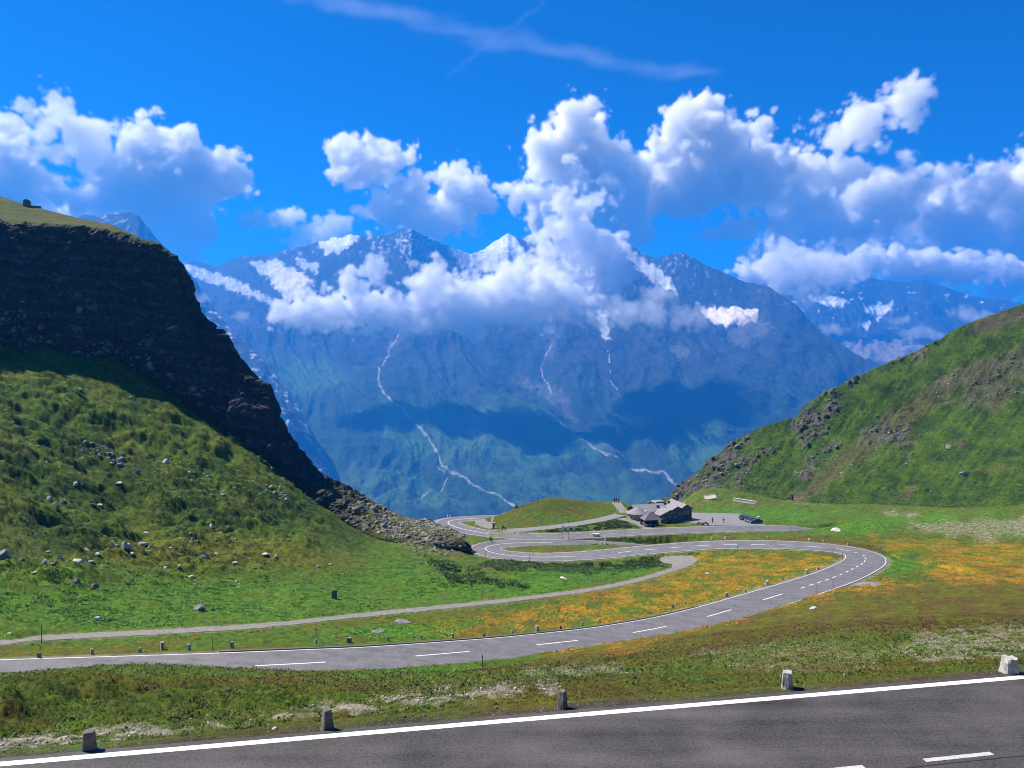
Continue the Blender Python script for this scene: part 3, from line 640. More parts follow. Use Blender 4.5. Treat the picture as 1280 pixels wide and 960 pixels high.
# ------------------------------------------------------------------ cliff on the left, hillside on the right
def sheet(us, profiles, rows, ease=None):
    k = len(profiles) - 1; U, T = np.meshgrid(us, np.linspace(0, k, rows)); i0 = np.minimum(T[:, 0].astype(int), k - 1); f = (T[:, 0] - i0)[:, None]
    vs = np.stack([interp(p[0], us) for p in profiles]); ds = np.stack([interp(p[1], us) for p in profiles])
    V = vs[i0] * (1 - f) + vs[i0 + 1] * f; D = ds[i0] * (1 - f) + ds[i0 + 1] * f
    sl = np.vectorize(slope)(V); zc = -(V - 480.0) / F_PX; kx = 1 / (math.cos(PITCH) + zc * math.sin(PITCH))
    return U, V, T, np.stack([(U - 640) / F_PX * D * kx, D, sl * D], -1)
def normals(P):
    n = np.cross(np.gradient(P, axis=1), np.gradient(P, axis=0)); n /= np.linalg.norm(n, axis=-1, keepdims=True) + 1e-9; return n
def rock_disp(P, s, amp, seed=0):
    x, y, z = P[..., 0], P[..., 1], P[..., 2]
    w = fbm3(x / (s * 3), y / (s * 3), z / (s * 3), 3)
    a = fbm3(x / s + seed, y / s, z / s * .7, 5, .55, True)
    strata = pn3(x / (s * 6), y / (s * 6), (z + .25 * x) / (s * .22)) * .35 + np.abs(pn3(x / (s * .5), y / (s * .5), z / (s * .25))) * .3
    return (w * 1.4 + a * .8 + strata + .5 * fbm3(x / (s * .3), y / (s * .3), z / (s * .2), 3, .6, True)) * amp
M_CLIFF = terrain_mat("cliff_rock", scales=((1.2, .35), (.15, .25)), bump=((.8, .7), (4.0, .15)), rough=.9)
sil = [(-300,120),(-120,200),(0,245),(35,257),(60,263),(100,273),(140,281),(175,297),(200,309),(214,320),(225,335),(240,352),(243,378),(264,404),(267,413),(284,420),(300,447),(312,461),(333,481),(338,512),(351,531),(369,559),(384,577),(400,590),(434,611),(478,637),(503,647),(540,655),(570,667),(592,683)]
top = [(-300,150),(-120,235),(0,280),(60,285),(100,285),(150,292),(190,305),(205,314)] + [(u, v + 1) for u, v in sil[9:]]
bas = [(-300,385),(-120,405),(0,432),(37,443),(72,450),(125,451),(147,460),(194,480),(244,510),(281,533),(290,553),(316,580),(353,608),(400,640),(430,655),(478,672),(520,682),(560,684),(592,684)]
cus = np.linspace(-300, 590, 640)
dB = [(-300,190),(0,205),(150,212),(300,204),(400,196),(480,186),(540,182),(592,184)]
dT = [(-300,203),(0,218),(150,224),(240,222),(300,215),(400,208),(440,211),(480,211),(540,202),(592,189)]
dS = [(-300,270),(0,262),(100,252),(205,236),(240,223),(300,216),(400,209),(440,212),(480,213),(540,204),(592,190)]
sub = lambda a, b, k: [(u, float(np.interp(u, *zip(*a)) * (1 - k) + np.interp(u, *zip(*b)) * k)) for u in np.linspace(-300, 592, 90)]
off = lambda a, k: [(u, v + k) for u, v in a]
Uc, Vc, Tc, Pc = sheet(cus, [(off(bas, 16), off(dB, 2)), (off(bas, 2), off(dB, 5)), (sub(bas, top, .5), sub(dB, dT, .55)), (top, dT), (sub(top, sil, .6), sub(dT, dS, .6)), (sil, dS), (off(sil, 30), off(dS, 25)), (off(sil, 200), off(dS, 60))], 380)
rockm = sstep(.9, 1.15, Tc) * sstep(3.15, 2.97, Tc); low = sstep(.6, 1.5, Tc)
Nc = normals(Pc); Nc *= np.where(Nc[..., 1:2] > 0, -1, 1)
talus = sstep(430, 400, Uc) * rockm
grs = sstep(420, 460, Uc)
dd2 = rock_disp(Pc, 11, 2.3) * (.25 + .75 * rockm) * low * (1 - .55 * sstep(400, 520, Uc)); dd2 += rock_disp(Pc, 3.2, .6, 5) * rockm
dd2 *= sstep(5.6, 4.6, Tc)
capm = sstep(2.95, 3.1, Tc) * (Uc < 215)
dd2 = dd2 * (1 - capm * .75)
Pc2 = Pc + Nc * dd2[..., None] * np.array([1, 1, .6])
x_, y_, z_ = Pc2[..., 0], Pc2[..., 1], Pc2[..., 2]
cn = fbm3(x_ / 4, y_ / 4, z_ / 2.2, 5, .6); cn2 = fbm3(x_ / 14 + 5, y_ / 14, z_ / 14, 3); cn3 = fbm3(x_ / 1.2, y_ / 1.2, z_ / .6, 3)
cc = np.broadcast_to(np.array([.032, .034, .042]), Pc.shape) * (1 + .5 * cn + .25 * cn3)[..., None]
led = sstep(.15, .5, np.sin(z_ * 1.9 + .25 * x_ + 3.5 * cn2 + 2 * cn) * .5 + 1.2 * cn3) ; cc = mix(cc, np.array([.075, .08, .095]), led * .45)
pale = sstep(.16, .4, cn + .25 * cn3) * sstep(.95, 1.0, Tc) * (sstep(2.0, 1.2, Tc) * (Uc < 330) * .9 + .28)
cc = mix(cc, np.array([.24, .24, .25]), pale)
gz = sstep(.2, .45, cn2 + .3 * cn) * .45 * rockm; cc = mix(cc, np.array([.02, .035, .02]), gz)
gr = np.maximum(sstep(1.12, .98, Tc + .25 * cn), sstep(2.93, 3.04, Tc + .10 * cn) * sstep(218, 190, Uc + 20 * cn2))
cc = mix(cc, mix(GRASS[None, None] * .5, OLIVE * .6, sstep(-.2, .2, cn2)) * (1 + .5 * cn)[..., None], gr)
gs_ = sstep(425, 455, Uc + 20 * cn2) * sstep(592, 560, Uc) ; cc = mix(cc, mix(OLIVE[None, None] * .6, STONE * .5, sstep(-.05, .25, cn3 + .5 * cn)), gs_ * rockm)
vegc = sstep(380, 430, Uc + 30 * cn) * (1 - gs_) * rockm * .4; cc = mix(cc, OLIVE * .7, vegc)
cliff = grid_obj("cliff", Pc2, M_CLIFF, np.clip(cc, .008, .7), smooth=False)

M_HILL = terrain_mat("hill_grass", scales=((.8, .3), (3.0, .35)), bump=((1.0, .7), (4.0, .25)), rough=.95)
rs = [(790,636),(835,622),(848,610),(860,600),(872,589),(880,583),(895,570),(909,560),(925,549),(945,537),(968,528),(994,523),(1001,512),(1024,497),(1045,485),(1070,472),(1096,459),(1120,450),(1142,441),(1160,430),(1175,424),(1192,412),(1208,405),(1230,397),(1254,388),(1280,380),(1420,340),(1600,270)]
rf = [(790,648),(835,640),(860,632),(900,628),(978,632),(1057,637),(1280,640),(1420,638),(1600,640)]
hD0 = [(790,400),(860,375),(920,352),(978,348),(1057,325),(1150,302),(1280,268),(1600,215)]
hD1 = [(790,420),(860,415),(900,420),(1000,425),(1280,450),(1600,470)]
hus = np.linspace(790, 1600, 560)
sb = lambda a, b, k: [(u, float(np.interp(u, *zip(*a)) * (1 - k) + np.interp(u, *zip(*b)) * k)) for u in np.linspace(790, 1600, 90)]
Uh, Vh, Th, Ph = sheet(hus, [(rf, hD0), (sb(rf, rs, .12), sb(hD0, hD1, .28)), (sb(rf, rs, .55), sb(hD0, hD1, .68)), (rs, hD1), (off(rs, 30), off(hD1, 40)), (off(rs, 160), off(hD1, 150))], 330)
Nh = normals(Ph); Nh *= np.where(Nh[..., 1:2] > 0, -1, 1)
hx, hy, hz_ = Ph[..., 0], Ph[..., 1], Ph[..., 2]
hn = fbm3(hx / 22, hy / 22, hz_ / 22, 4); hn2 = fbm3(hx / 6, hy / 6, hz_ / 6, 5, .6); hn3 = fbm3(hx / 2, hy / 2, hz_ / 2, 3, .6)
nuv = nz_(Uh, Vh, 20, 70)
crag = np.zeros_like(Uh)
for pl, k in (([(835,640),(848,608),(880,580),(909,558),(945,535),(935,560),(905,590),(890,625),(880,640)], 1.), ([(985,522),(1024,497),(1070,472),(1062,490),(1045,520),(1030,548),(1000,560),(990,545)], .9),
              ([(1070,555),(1090,520),(1110,530),(1150,545),(1130,570),(1125,560),(1085,560)], .6), ([(880,620),(905,590),(940,570),(965,560),(940,590),(910,625)], .7), ([(995,590),(1015,570),(1030,560),(1050,555),(1030,580),(1005,600)], .7),
              ([(1170,470),(1220,455),(1290,440),(1290,500),(1230,510),(1180,505)], .3), ([(1100,450),(1175,420),(1160,440),(1110,462)], .7), ([(1115,540),(1135,535),(1135,570),(1120,565)], .9)):
    crag = np.maximum(crag, blob(Uh, Vh, pl, 5, nuv + .6 * hn2, 14) * k)
cragm = np.clip(crag * sstep(-.12, .15, hn2 + .1), 0, 1)
sc1 = np.zeros_like(Uh)
for pl, k in (([(1010,600),(1080,545),(1130,500),(1190,462),(1300,425),(1300,450),(1215,478),(1150,520),(1100,560),(1030,612)], .5), ([(1200,405),(1300,375),(1300,395),(1220,418)], .8), ([(978,628),(1010,608),(1045,590),(1040,603),(1000,632)], .85),
              ([(1125,625),(1140,605),(1148,605),(1135,625)], .7), ([(1290,440),(1260,500),(1240,520),(1200,500),(1220,470)], .45), ([(1225,590),(1250,580),(1262,585),(1235,592)], .5), ([(1195,555),(1205,550),(1208,560),(1196,562)], .9)):
    sc1 = np.maximum(sc1, blob(Uh, Vh, pl, 4, nuv, 10) * k)
# small gullies following the fall line, crags standing proud
rill = fbm2((Uh + .75 * Vh) / 16, (Vh - .5 * Uh) / 90, 4, .55, True) - .3
disp = hn * 3.5 + hn2 * .7 + rill * .7 + cragm * (np.abs(fbm3(hx / 5, hy / 5, hz_ / 8, 5, .6)) * 7.5)
edge = np.minimum(sstep(0, .5, Th), 1 - .55 * sstep(2.4, 3, Th) * (1 - crag)); disp *= edge * sstep(4.8, 4, Th)
Ph2 = Ph + Nh * disp[..., None]
HG = np.array([.03, .066, .001]); HL = np.array([.078, .135, .002])
ch = mix(np.broadcast_to(HG, Ph.shape), HL, sstep(-.35, .5, .5 * nuv + .4 * hn + .8 * hn2 + .5 * hn3 + .3 * rill))
ch = mix(ch, np.array([.016, .034, .007]), sstep(.05, .35, fbm3(hx / 9 + 9, hy / 9, hz_ / 9, 4)) * .6)
ch = mix(ch, np.array([.11, .085, .05]), np.clip(sc1 * sstep(-.35, .0, hn2 + .1), 0, 1))
ch = mix(ch, np.array([.10, .09, .085]) * (1 + .7 * hn3 + .4 * hn2)[..., None], cragm * .92)
ch = np.clip(ch * (1 + .25 * hn3)[..., None], .008, .7)
hill = grid_obj("hillside", Ph2, M_HILL, ch)
# ------------------------------------------------------------------ roads, paths, markings
def asphalt(name, base, var=.25, sp=60.0, rough=.75):
    m, t, b = new_mat(name); b.inputs['Roughness'].default_value = rough; b.inputs['Specular IOR Level'].default_value = .35
    tc = nd(t, "ShaderNodeTexCoord")
    mp = nd(t, "ShaderNodeMapping"); mp.inputs['Rotation'].default_value = (0, 0, math.radians(-11)); mp.inputs['Scale'].default_value = (.12, 1.1, 1)
    t.links.new(tc.outputs['Object'], mp.inputs[0])
    a = nd(t, "ShaderNodeTexNoise", Scale=1.0, Detail=5.0, Roughness=.6); t.links.new(mp.outputs[0], a.inputs['Vector'])
    c = nd(t, "ShaderNodeTexNoise", Scale=sp, Detail=3.0, Roughness=.8); t.links.new(tc.outputs['Object'], c.inputs['Vector'])
    e = nd(t, "ShaderNodeTexNoise", Scale=.6, Detail=4.0, Roughness=.6); t.links.new(tc.outputs['Object'], e.inputs['Vector'])
    ad = nd(t, "ShaderNodeMath", _operation='MULTIPLY_ADD'); t.links.new(c.outputs[0], ad.inputs[0]); ad.inputs[1].default_value = 1.6; t.links.new(a.outputs[0], ad.inputs[2])
    a2 = nd(t, "ShaderNodeMath", _operation='ADD'); t.links.new(ad.outputs[0], a2.inputs[0]); t.links.new(e.outputs[0], a2.inputs[1])
    mr = nd(t, "ShaderNodeMapRange"); mr.inputs[1].default_value = 1.3; mr.inputs[2].default_value = 2.3; mr.inputs[3].default_value = 1 - var * 1.5; mr.inputs[4].default_value = 1 + var * 1.5
    t.links.new(a2.outputs[0], mr.inputs[0])
    vm = nd(t, "ShaderNodeVectorMath", _operation='SCALE'); vm.inputs[0].default_value = base; t.links.new(mr.outputs[0], vm.inputs['Scale'])
    t.links.new(vm.outputs[0], b.inputs['Base Color'])
    bp = nd(t, "ShaderNodeBump", Strength=.6, Distance=.012); t.links.new(c.outputs[0], bp.inputs['Height']); t.links.new(bp.outputs[0], b.inputs['Normal'])
    return m
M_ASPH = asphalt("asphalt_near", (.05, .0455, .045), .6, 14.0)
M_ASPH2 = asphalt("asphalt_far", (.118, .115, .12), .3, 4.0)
M_TAR = asphalt("tar_seam", (.02, .02, .02), .1)
def paint(name, c, rough=.6, var=.15, s=8.0, bump=0.0, spec=.3, metal=0.0):
    m, t, b = new_mat(name); b.inputs['Roughness'].default_value = rough; b.inputs['Specular IOR Level'].default_value = spec; b.inputs['Metallic'].default_value = metal
    tc = nd(t, "ShaderNodeTexCoord"); n = nd(t, "ShaderNodeTexNoise", Scale=s, Detail=5.0, Roughness=.65); t.links.new(tc.outputs['Object'], n.inputs['Vector'])
    mr = nd(t, "ShaderNodeMapRange"); mr.inputs[1].default_value = .3; mr.inputs[2].default_value = .7; mr.inputs[3].default_value = 1 - var; mr.inputs[4].default_value = 1 + var * .6
    t.links.new(n.outputs[0], mr.inputs[0]); vm = nd(t, "ShaderNodeVectorMath", _operation='SCALE'); vm.inputs[0].default_value = c
    t.links.new(mr.outputs[0], vm.inputs['Scale']); t.links.new(vm.outputs[0], b.inputs['Base Color'])
    if bump:
        bp = nd(t, "ShaderNodeBump", Strength=1.0, Distance=bump); t.links.new(n.outputs[0], bp.inputs['Height']); t.links.new(bp.outputs[0], b.inputs['Normal'])
    return m
M_LINE = paint("road_paint", (.7, .7, .68), .6, .35, 14.0)
M_LINE_OLD = paint("worn_road_paint", (.42, .41, .4), .7, .3, 14.0)
M_GRAVEL = paint("path_gravel", (.19, .18, .16), .95, .35, 2.0, .05)
M_PAVE = asphalt("lot_surface", (.17, .165, .165), .15, 3.0)
def arc(pts):
    s = np.concatenate([[0], np.cumsum(np.hypot(*np.diff(pts[:, :2], axis=0).T))])
    d = np.gradient(pts[:, :2], axis=0); d /= np.linalg.norm(d, axis=1)[:, None] + 1e-9; return s, d
def strip(name, pts, a, b, s0, s1, dz, mat, parent=None, kind=None, step=.8, skirt=0, wob=0):
    """a ribbon between lateral offsets a..b (positive = left of travel) along arc length s0..s1"""
    s, d = arc(pts); s1 = min(s1, s[-1]); n = max(2, int((s1 - s0) / step) + 1); q = np.linspace(s0, s1, n)
    x, y, z = (np.interp(q, s, pts[:, i]) for i in range(3)); tx, ty = np.interp(q, s, d[:, 0]), np.interp(q, s, d[:, 1])
    L = np.hypot(tx, ty); tx /= L; ty /= L
    rows = []
    js = np.linspace(a, b, 3 if abs(b - a) > 1 else 2)
    for j in js:
        w = wob * fbm2(q / 2.2 + j * 9, q * 0 + j, 4) * (1 if j in (a, b) else 0) if wob else 0
        rows.append(np.stack([x - ty * (j + w), y + tx * (j + w), z + dz], 1))
    if skirt:
        e0 = rows[0].copy(); e0[:, 2] -= skirt; e1 = rows[-1].copy(); e1[:, 2] -= skirt; rows = [e0] + rows + [e1]
    P = np.stack(rows, 0)
    if b > a: P = P[::-1]
    o = grid_obj(name, P, mat, None, smooth=False, kind=kind, parent=parent); return o
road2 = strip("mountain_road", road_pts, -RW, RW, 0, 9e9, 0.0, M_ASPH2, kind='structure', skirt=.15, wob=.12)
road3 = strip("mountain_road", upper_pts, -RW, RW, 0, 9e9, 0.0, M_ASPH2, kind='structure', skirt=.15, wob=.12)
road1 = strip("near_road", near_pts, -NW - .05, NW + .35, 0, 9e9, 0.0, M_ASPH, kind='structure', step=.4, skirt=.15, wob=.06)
side_road = strip("side_road", up_pts, -UW, UW, 0, 9e9, -.01, M_PAVE, kind='structure', skirt=.12)
strip("hill_lane", lane_pts, -1.5, 1.5, 0, 9e9, -.02, M_GRAVEL, kind='structure', skirt=.1)
strip("driveway", drive_pts, -1.5, 1.5, 0, 9e9, -.02, M_GRAVEL, kind='structure', skirt=.1)
strip("gravel_path", path_pts, -PW, PW, 0, 9e9, -.01, M_GRAVEL, kind='structure', skirt=.1, wob=.45, step=.5)
Z1, Z2 = .006, .012
for sgn in (1, -1):
    strip("edge_line", road_pts, sgn * 3.64, sgn * 3.76, 0, 9e9, Z2, M_LINE, parent=road2)
    strip("edge_line", upper_pts, sgn * 3.64, sgn * 3.76, 0, 9e9, Z2, M_LINE, parent=road3)
strip("edge_line", near_pts, NW - .06, NW + .15, 0, 9e9, Z1, M_LINE, parent=road1, step=.4, wob=.008)
strip("tar_seam", near_pts, -.36, -.33, 0, 9e9, Z1, M_TAR, parent=road1, step=.4, wob=.03)
sA, _ = arc(near_pts)
i0 = sA[np.argmin(np.abs(pix(near_pts)[0] - 1030))]
ua = lambda u: float(np.interp(u, pix(near_pts)[0], sA))
for k in range(-6, 5):
    m0 = ua(985) + k * (ua(1150) - ua(985)); strip("lane_marking", near_pts, -.2, -.06, m0, m0 + (ua(1075) - ua(985)), Z1, M_LINE_OLD, parent=road1, step=.3)
sR, _ = arc(road_pts); uR, vR = pix(road_pts)
def s_at(u, v): return float(sR[np.argmin((uR - u)**2 + (vR - v)**2)])
s_b, s_c, s_d, s_e = s_at(1000, 735), s_at(1070, 690), s_at(760, 692), s_at(615, 683)
s = s_at(352, 830) - 17 * 3
while s < s_b - 6: strip("lane_marking", road_pts, -.09, .09, s, s + 6.6, Z1, M_LINE, parent=road2); s += 16.2
s = s_b
while s < s_c: strip("lane_marking", road_pts, -.1, .1, s, s + 1.5, Z1, M_LINE, parent=road2); s += 3.1
while s < s_d: strip("lane_marking", road_pts, -.1, .1, s, s + 3.0, Z1, M_LINE, parent=road2, step=1); s += 6.0
strip("centre_line", road_pts, -.09, .09, s_at(720, 695), s_at(690, 678), Z1, M_LINE, parent=road2)
sU, _ = arc(upper_pts); uU, vU = pix(upper_pts)
def s_up(u, v): return float(sU[np.argmin((uU - u)**2 + (vU - v)**2)])
sf = s_up(800, 665)
while sf < s_up(650, 670): strip("lane_marking", upper_pts, -.08, .08, sf, sf + 2.5, Z1, M_LINE_OLD, parent=road3, step=1); sf += 7
strip("centre_line", upper_pts, -.12, .12, s_up(620, 668), s_up(600, 647), Z1, M_LINE, parent=road3)
# paved patches laid over the ground
def drape(name, mat, polyuv, y0, y1, dz=.05):
    r0, r1 = np.searchsorted(yrow, [y0, y1]); sub_ = G[r0:r1].copy(); U, V = pix(sub_)
    k = poly_in(U, V, polyuv) > 0; sub_[..., 2] += dz
    c = np.where(k.any(0))[0]; r = np.where(k.any(1))[0]
    if len(c) < 2: return
    sub_ = sub_[r[0]:r[-1] + 1, c[0]:c[-1] + 1]; k = k[r[0]:r[-1] + 1, c[0]:c[-1] + 1]
    return grid_obj(name, sub_, mat, None, keep=k)
drape("car_park", M_PAVE, [(853,652),(858,640),(868,640.5),(925,642),(958,655),(956,656.5),(885,657)], 232, 285)
drape("viewing_area", M_PAVE, [(505,664),(520,648),(560,645),(575,650),(560,655),(562,668)], 225, 300)
drape("gravel_area", M_GRAVEL, [(815,702),(832,694.5),(866,694),(874,700),(866,707),(848,713),(836,716),(840,706)], 150, 195)
drape("gravel_area", M_GRAVEL, [(592,650),(606,648),(614,654),(624,661),(606,661),(594,656)], 232, 275)
drape("road_shoulder", M_PAVE, [(1060,733),(1078,727),(1098,727),(1105,732),(1075,734)], 118, 150)
mp_ = catmull([tuple(hit(u, v, 225, 300)) for u, v in ((612,661),(613,655),(616,648),(622,642),(630,637),(638,632.5),(645,630))], 8)
mp_[:, 2] = [ground_z(a, b) for a, b in mp_[:, :2]]
strip('mound_footpath', mp_, -.35, .35, 0, 9e9, .06, M_GRAVEL, kind='structure', skirt=.25, step=.5)
# low kerb wall on the far side of the road
s0k, s1k = s_at(266, 834), s_at(905, 765)
ker = []
s_, d_ = arc(road_pts)
def at_s(pts, q, lat, dz=0):
    s, d = arc(pts); x, y, z = (float(np.interp(q, s, pts[:, i])) for i in range(3)); tx, ty = float(np.interp(q, s, d[:, 0])), float(np.interp(q, s, d[:, 1])); L = math.hypot(tx, ty)
    return Vector((x - ty / L * lat, y + tx / L * lat, z + dz))
M_KERB = paint("weathered_concrete", (.12, .115, .105), .9, .4, 1.5, .02)
def kerb(pts, lat, a, b, w, h, name="kerb"):
    q = np.arange(a, b, 1.0); s, d = arc(pts); x, y, z = (np.interp(q, s, pts[:, i]) for i in range(3)); tx, ty = np.interp(q, s, d[:, 0]), np.interp(q, s, d[:, 1]); L = np.hypot(tx, ty); tx /= L; ty /= L
    P = np.stack([np.stack([x - ty * l, y + tx * l, z + hh], 1) for l, hh in ((lat, -.2), (lat, h), (lat + w, h + .01), (lat + w, -.3))], 0)
    return grid_obj(name, P[::-1], M_KERB, None, smooth=False)
kerb(road_pts, RW + .02, s0k, s1k, .24, .1)
kerb(road_pts, -RW - .3, s_at(655, 678), s_at(760, 680), .28, .12)
# ------------------------------------------------------------------ mesh tools for objects
class MB:
    def __init__(s): s.bm = bmesh.new()
    def box(s, c, size, rz=0, taper=1.0, bevel=0.0):
        r = bmesh.ops.create_cube(s.bm, size=1)['verts']; M = Matrix.Translation(c) @ Matrix.Rotation(rz, 4, 'Z')
        for v in r:
            k = taper if v.co.z > 0 else 1.0; v.co = M @ Vector((v.co.x * size[0] * k, v.co.y * size[1] * k, v.co.z * size[2]))
        if bevel:
            e = {e for v in r for e in v.link_edges}; bmesh.ops.bevel(s.bm, geom=list(e), offset=bevel, segments=2, affect='EDGES')
        return s
    def cyl(s, a, b, r1, r2=None, n=10):
        a, b = Vector(a), Vector(b); L = (b - a).length
        if L < 1e-6: return s
        M = Matrix.Translation((a + b) / 2) @ (b - a).to_track_quat('Z', 'Y').to_matrix().to_4x4()
        bmesh.ops.create_cone(s.bm, cap_ends=True, segments=n, radius1=r1, radius2=r1 if r2 is None else r2, depth=L, matrix=M); return s
    def ball(s, c, r, sub=2, sc=(1, 1, 1)):
        bmesh.ops.create_icosphere(s.bm, subdivisions=sub, radius=r, matrix=Matrix.Translation(c) @ Matrix.Diagonal((*sc, 1))); return s
    def poly(s, vs, faces):
        v = [s.bm.verts.new(p) for p in vs]
        for f in faces: s.bm.faces.new([v[i] for i in f])
        return s
    def prism(s, prof, w, axis='X'):     # profile in YZ (or XZ), extruded by w and centred
        n = len(prof)
        f = (lambda p, q: (q, p[0], p[1])) if axis == 'X' else (lambda p, q: (p[0], q, p[1]))
        vs = [f(p, -w / 2) for p in prof] + [f(p, w / 2) for p in prof]
        return s.poly(vs, [list(range(n)), list(range(2 * n - 1, n - 1, -1))] + [[i, i + n, (i + 1) % n + n, (i + 1) % n] for i in range(n)])
    def out(s, name, mat, parent=None, smooth=False):
        bmesh.ops.recalc_face_normals(s.bm, faces=s.bm.faces); me = bpy.data.meshes.new(name); s.bm.to_mesh(me); s.bm.free()
        if smooth: me.polygons.foreach_set("use_smooth", [True] * len(me.polygons))
        me.materials.append(mat); o = bpy.data.objects.new(name, me); COL.objects.link(o)
        if parent: o.parent = parent
        return o
def thing(name, loc, rz, label, cat, group=None):
    o = bpy.data.objects.new(name, None); COL.objects.link(o); o.location = loc; o.rotation_euler = (0, 0, rz); o.empty_display_size = .3
    return props(o, None, label, cat, group)
def copy_tree(o, loc, rz=None, label=None, group=None, scale=None, parent=None):
    c = o.copy(); COL.objects.link(c)
    if parent is not None: c.parent = parent
    else:
        c.location = loc
        if rz is not None: c.rotation_euler = (0, 0, rz)
        if label: c['label'] = label
        if group: c['group'] = group
        if scale: c.scale = scale
    for ch in o.children: copy_tree(ch, None, parent=c)
    return c
M_STONE = paint("pale_granite", (.36, .35, .31), .9, .45, 6.0, .03)
M_STONE_D = paint("dark_granite", (.17, .15, .13), .9, .5, 7.0, .03)  # darker granite tone with strong mottling
M_STONE_B = paint("bluish_schist", (.17, .18, .19), .85, .4, 3.0, .05)
M_SCREE = paint('grey_scree', (.2, .19, .175), .9, .6, .7, .04)
M_STONE_W = paint("bright_quartz", (.52, .51, .46), .85, .3, 3.0, .04)
def rock_mesh(seed, sub=3, sharp=.5, flat=1.0):
    bm = bmesh.new(); bmesh.ops.create_icosphere(bm, subdivisions=sub, radius=.5); rr = random.Random(seed)
    pl = [(Vector((rr.gauss(0, 1), rr.gauss(0, 1), rr.gauss(0, 1))).normalized(), rr.uniform(.2, .38)) for _ in range(11)]
    for v in bm.verts:
        for n, d in pl:
            k = v.co.dot(n) - d
            if k > 0: v.co -= n * k * (.55 + .45 * sharp)
    co = np.array([v.co for v in bm.verts]); w = 1 + .14 * fbm3(co[:, 0] * 3 + seed, co[:, 1] * 3, co[:, 2] * 3, 3)
    for v, k in zip(bm.verts, w): v.co *= float(k); v.co.z *= flat
    me = bpy.data.meshes.new("boulder"); bm.to_mesh(me); bm.free(); return me
def guard_stone(p, w, h, label, mat, seed, rz=0, top=.8, group="guard stones beside the near road", lean=0, knob=.2):
    bm = bmesh.new(); bmesh.ops.create_cube(bm, size=1); bmesh.ops.subdivide_edges(bm, edges=bm.edges, cuts=4, use_grid_fill=True)
    co = np.array([v.co for v in bm.verts]); n = fbm3(co[:, 0] * 2.2 + seed, co[:, 1] * 2.2, co[:, 2] * 2.2, 4)
    for v, k in zip(bm.verts, n):
        c = v.co.copy(); zz = c.z + .5; r = max(abs(c.x), abs(c.y)) * 2
        q = 1 - .16 * max(0, (abs(c.x) * 2) * (abs(c.y) * 2) - .45)      # rounded corners
        sc = (1 + (top - 1) * zz) * q * (1 - .15 * max(0, zz - .8) * r * 3); kk = 1 + knob * float(k)
        v.co = Vector((c.x * w * sc * kk + lean * zz * h, c.y * w * .85 * sc * kk, (zz * (1 + .1 * float(k)) - .22) * h * 1.15))
    me = bpy.data.meshes.new("guard_stone"); bm.to_mesh(me); bm.free(); me.materials.append(mat)
    o = bpy.data.objects.new("guard_stone", me); COL.objects.link(o); o.location = p; o.rotation_euler = (0, 0, rz)
    return props(o, None, label, "guard stone", group)
def place(u, v, **k): return hit(u, v, **k)
for i, (u, v, w, h, m, top, lab) in enumerate((
        (112, 939, .30, .52, M_STONE_D, .82, "dark guard stone with a pale top at the lower left corner of the near road"),
        (409, 912, .31, .54, M_STONE_D, .62, "dark pointed guard stone beside gravel, second from the left along the near road"),
        (703, 885, .25, .50, M_STONE_D, .75, "slim brown guard stone in the middle of the near road's grass verge"),
        (984, 860, .36, .50, M_STONE, .8, "pale square guard stone right of centre on the near road's verge"),
        (1262, 842, .42, .52, M_STONE, .95, "chunky whitish guard stone at the right end of the near verge"))):
    guard_stone(place(u, v, dmax=40), w, h, lab, m, i * 3 + 1, rz=.35 + .3 * i, top=top, knob=(.2, .2, .2, .25, .75)[i])
ordn = ["first", "second", "third", "fourth", "fifth", "sixth", "seventh", "eighth", "ninth", "tenth", "eleventh", "twelfth", "thirteenth", "fourteenth", "fifteenth", "sixteenth", "seventeenth", "eighteenth", "nineteenth", "twentieth"]
def row_stone(u, v, px_h, mat, i, tail, group, wr=.55, row=None):
    p = place(u, v, dmin=58); m = 1.0 * px_h * p.y / F_PX; mat = M_STONE if mat is M_STONE_D and i % 3 else mat
    return guard_stone(p, max(m * wr, .3), m, ordn[i] + " guard stone from the left " + tail, mat, 20 + i, rz=i * .7, top=.8, group=group)
for i, (u, v, h, m) in enumerate(((49,823,8,M_STONE_D),(115,818,8,M_STONE),(175,816,7,M_STONE_D),(203,812,11,M_STONE),(236,813,9,M_STONE))):
    row_stone(u, v, h, m, i, "in the gravel beyond the middle road", "guard stones at the left end of the middle road")
for i, (u, v, h, m) in enumerate(((290,809,8,M_STONE),(395,804,6,M_STONE_D),(438,803,7,M_STONE_D),(485,801,6,M_STONE_D),(526,799,6,M_STONE),(566,797,6,M_STONE),(605,795,4,M_STONE_D),(640,792,5,M_STONE_D),(671,790,9,M_STONE),(701,787,6,M_STONE_D),(727,782,5,M_STONE),(750,778,5,M_STONE),(812,768,4,M_STONE_D),(841,760,6,M_STONE),(856,756,4,M_STONE))):
    row_stone(u, v, h, m, i, "along the kerb of the middle road", "guard stones along the kerb")
for i, (u, v, h, m) in enumerate(((908,746,6,M_STONE),(931,740,4,M_STONE),(959,731,6,M_STONE_W),(978,725,4,M_STONE_D),(1008,717,6,M_STONE_W),(1022,712,4,M_STONE))):
    row_stone(u, v, h, m, i, "on the inner side of the right hairpin", "guard stones inside the right hairpin", wr=.7)
for i, (u, v, h, m) in enumerate(((890,674.5,3,M_STONE_W),(907,673.5,3,M_STONE_W),(960,673,3,M_STONE),(1012,675.5,3,M_STONE_W),(1029,677.5,3,M_STONE_W),(1060,681.5,3,M_STONE))):
    row_stone(u, v, h, m, i, "behind the upper leg of the right hairpin", "guard stones behind the right hairpin", wr=.8)
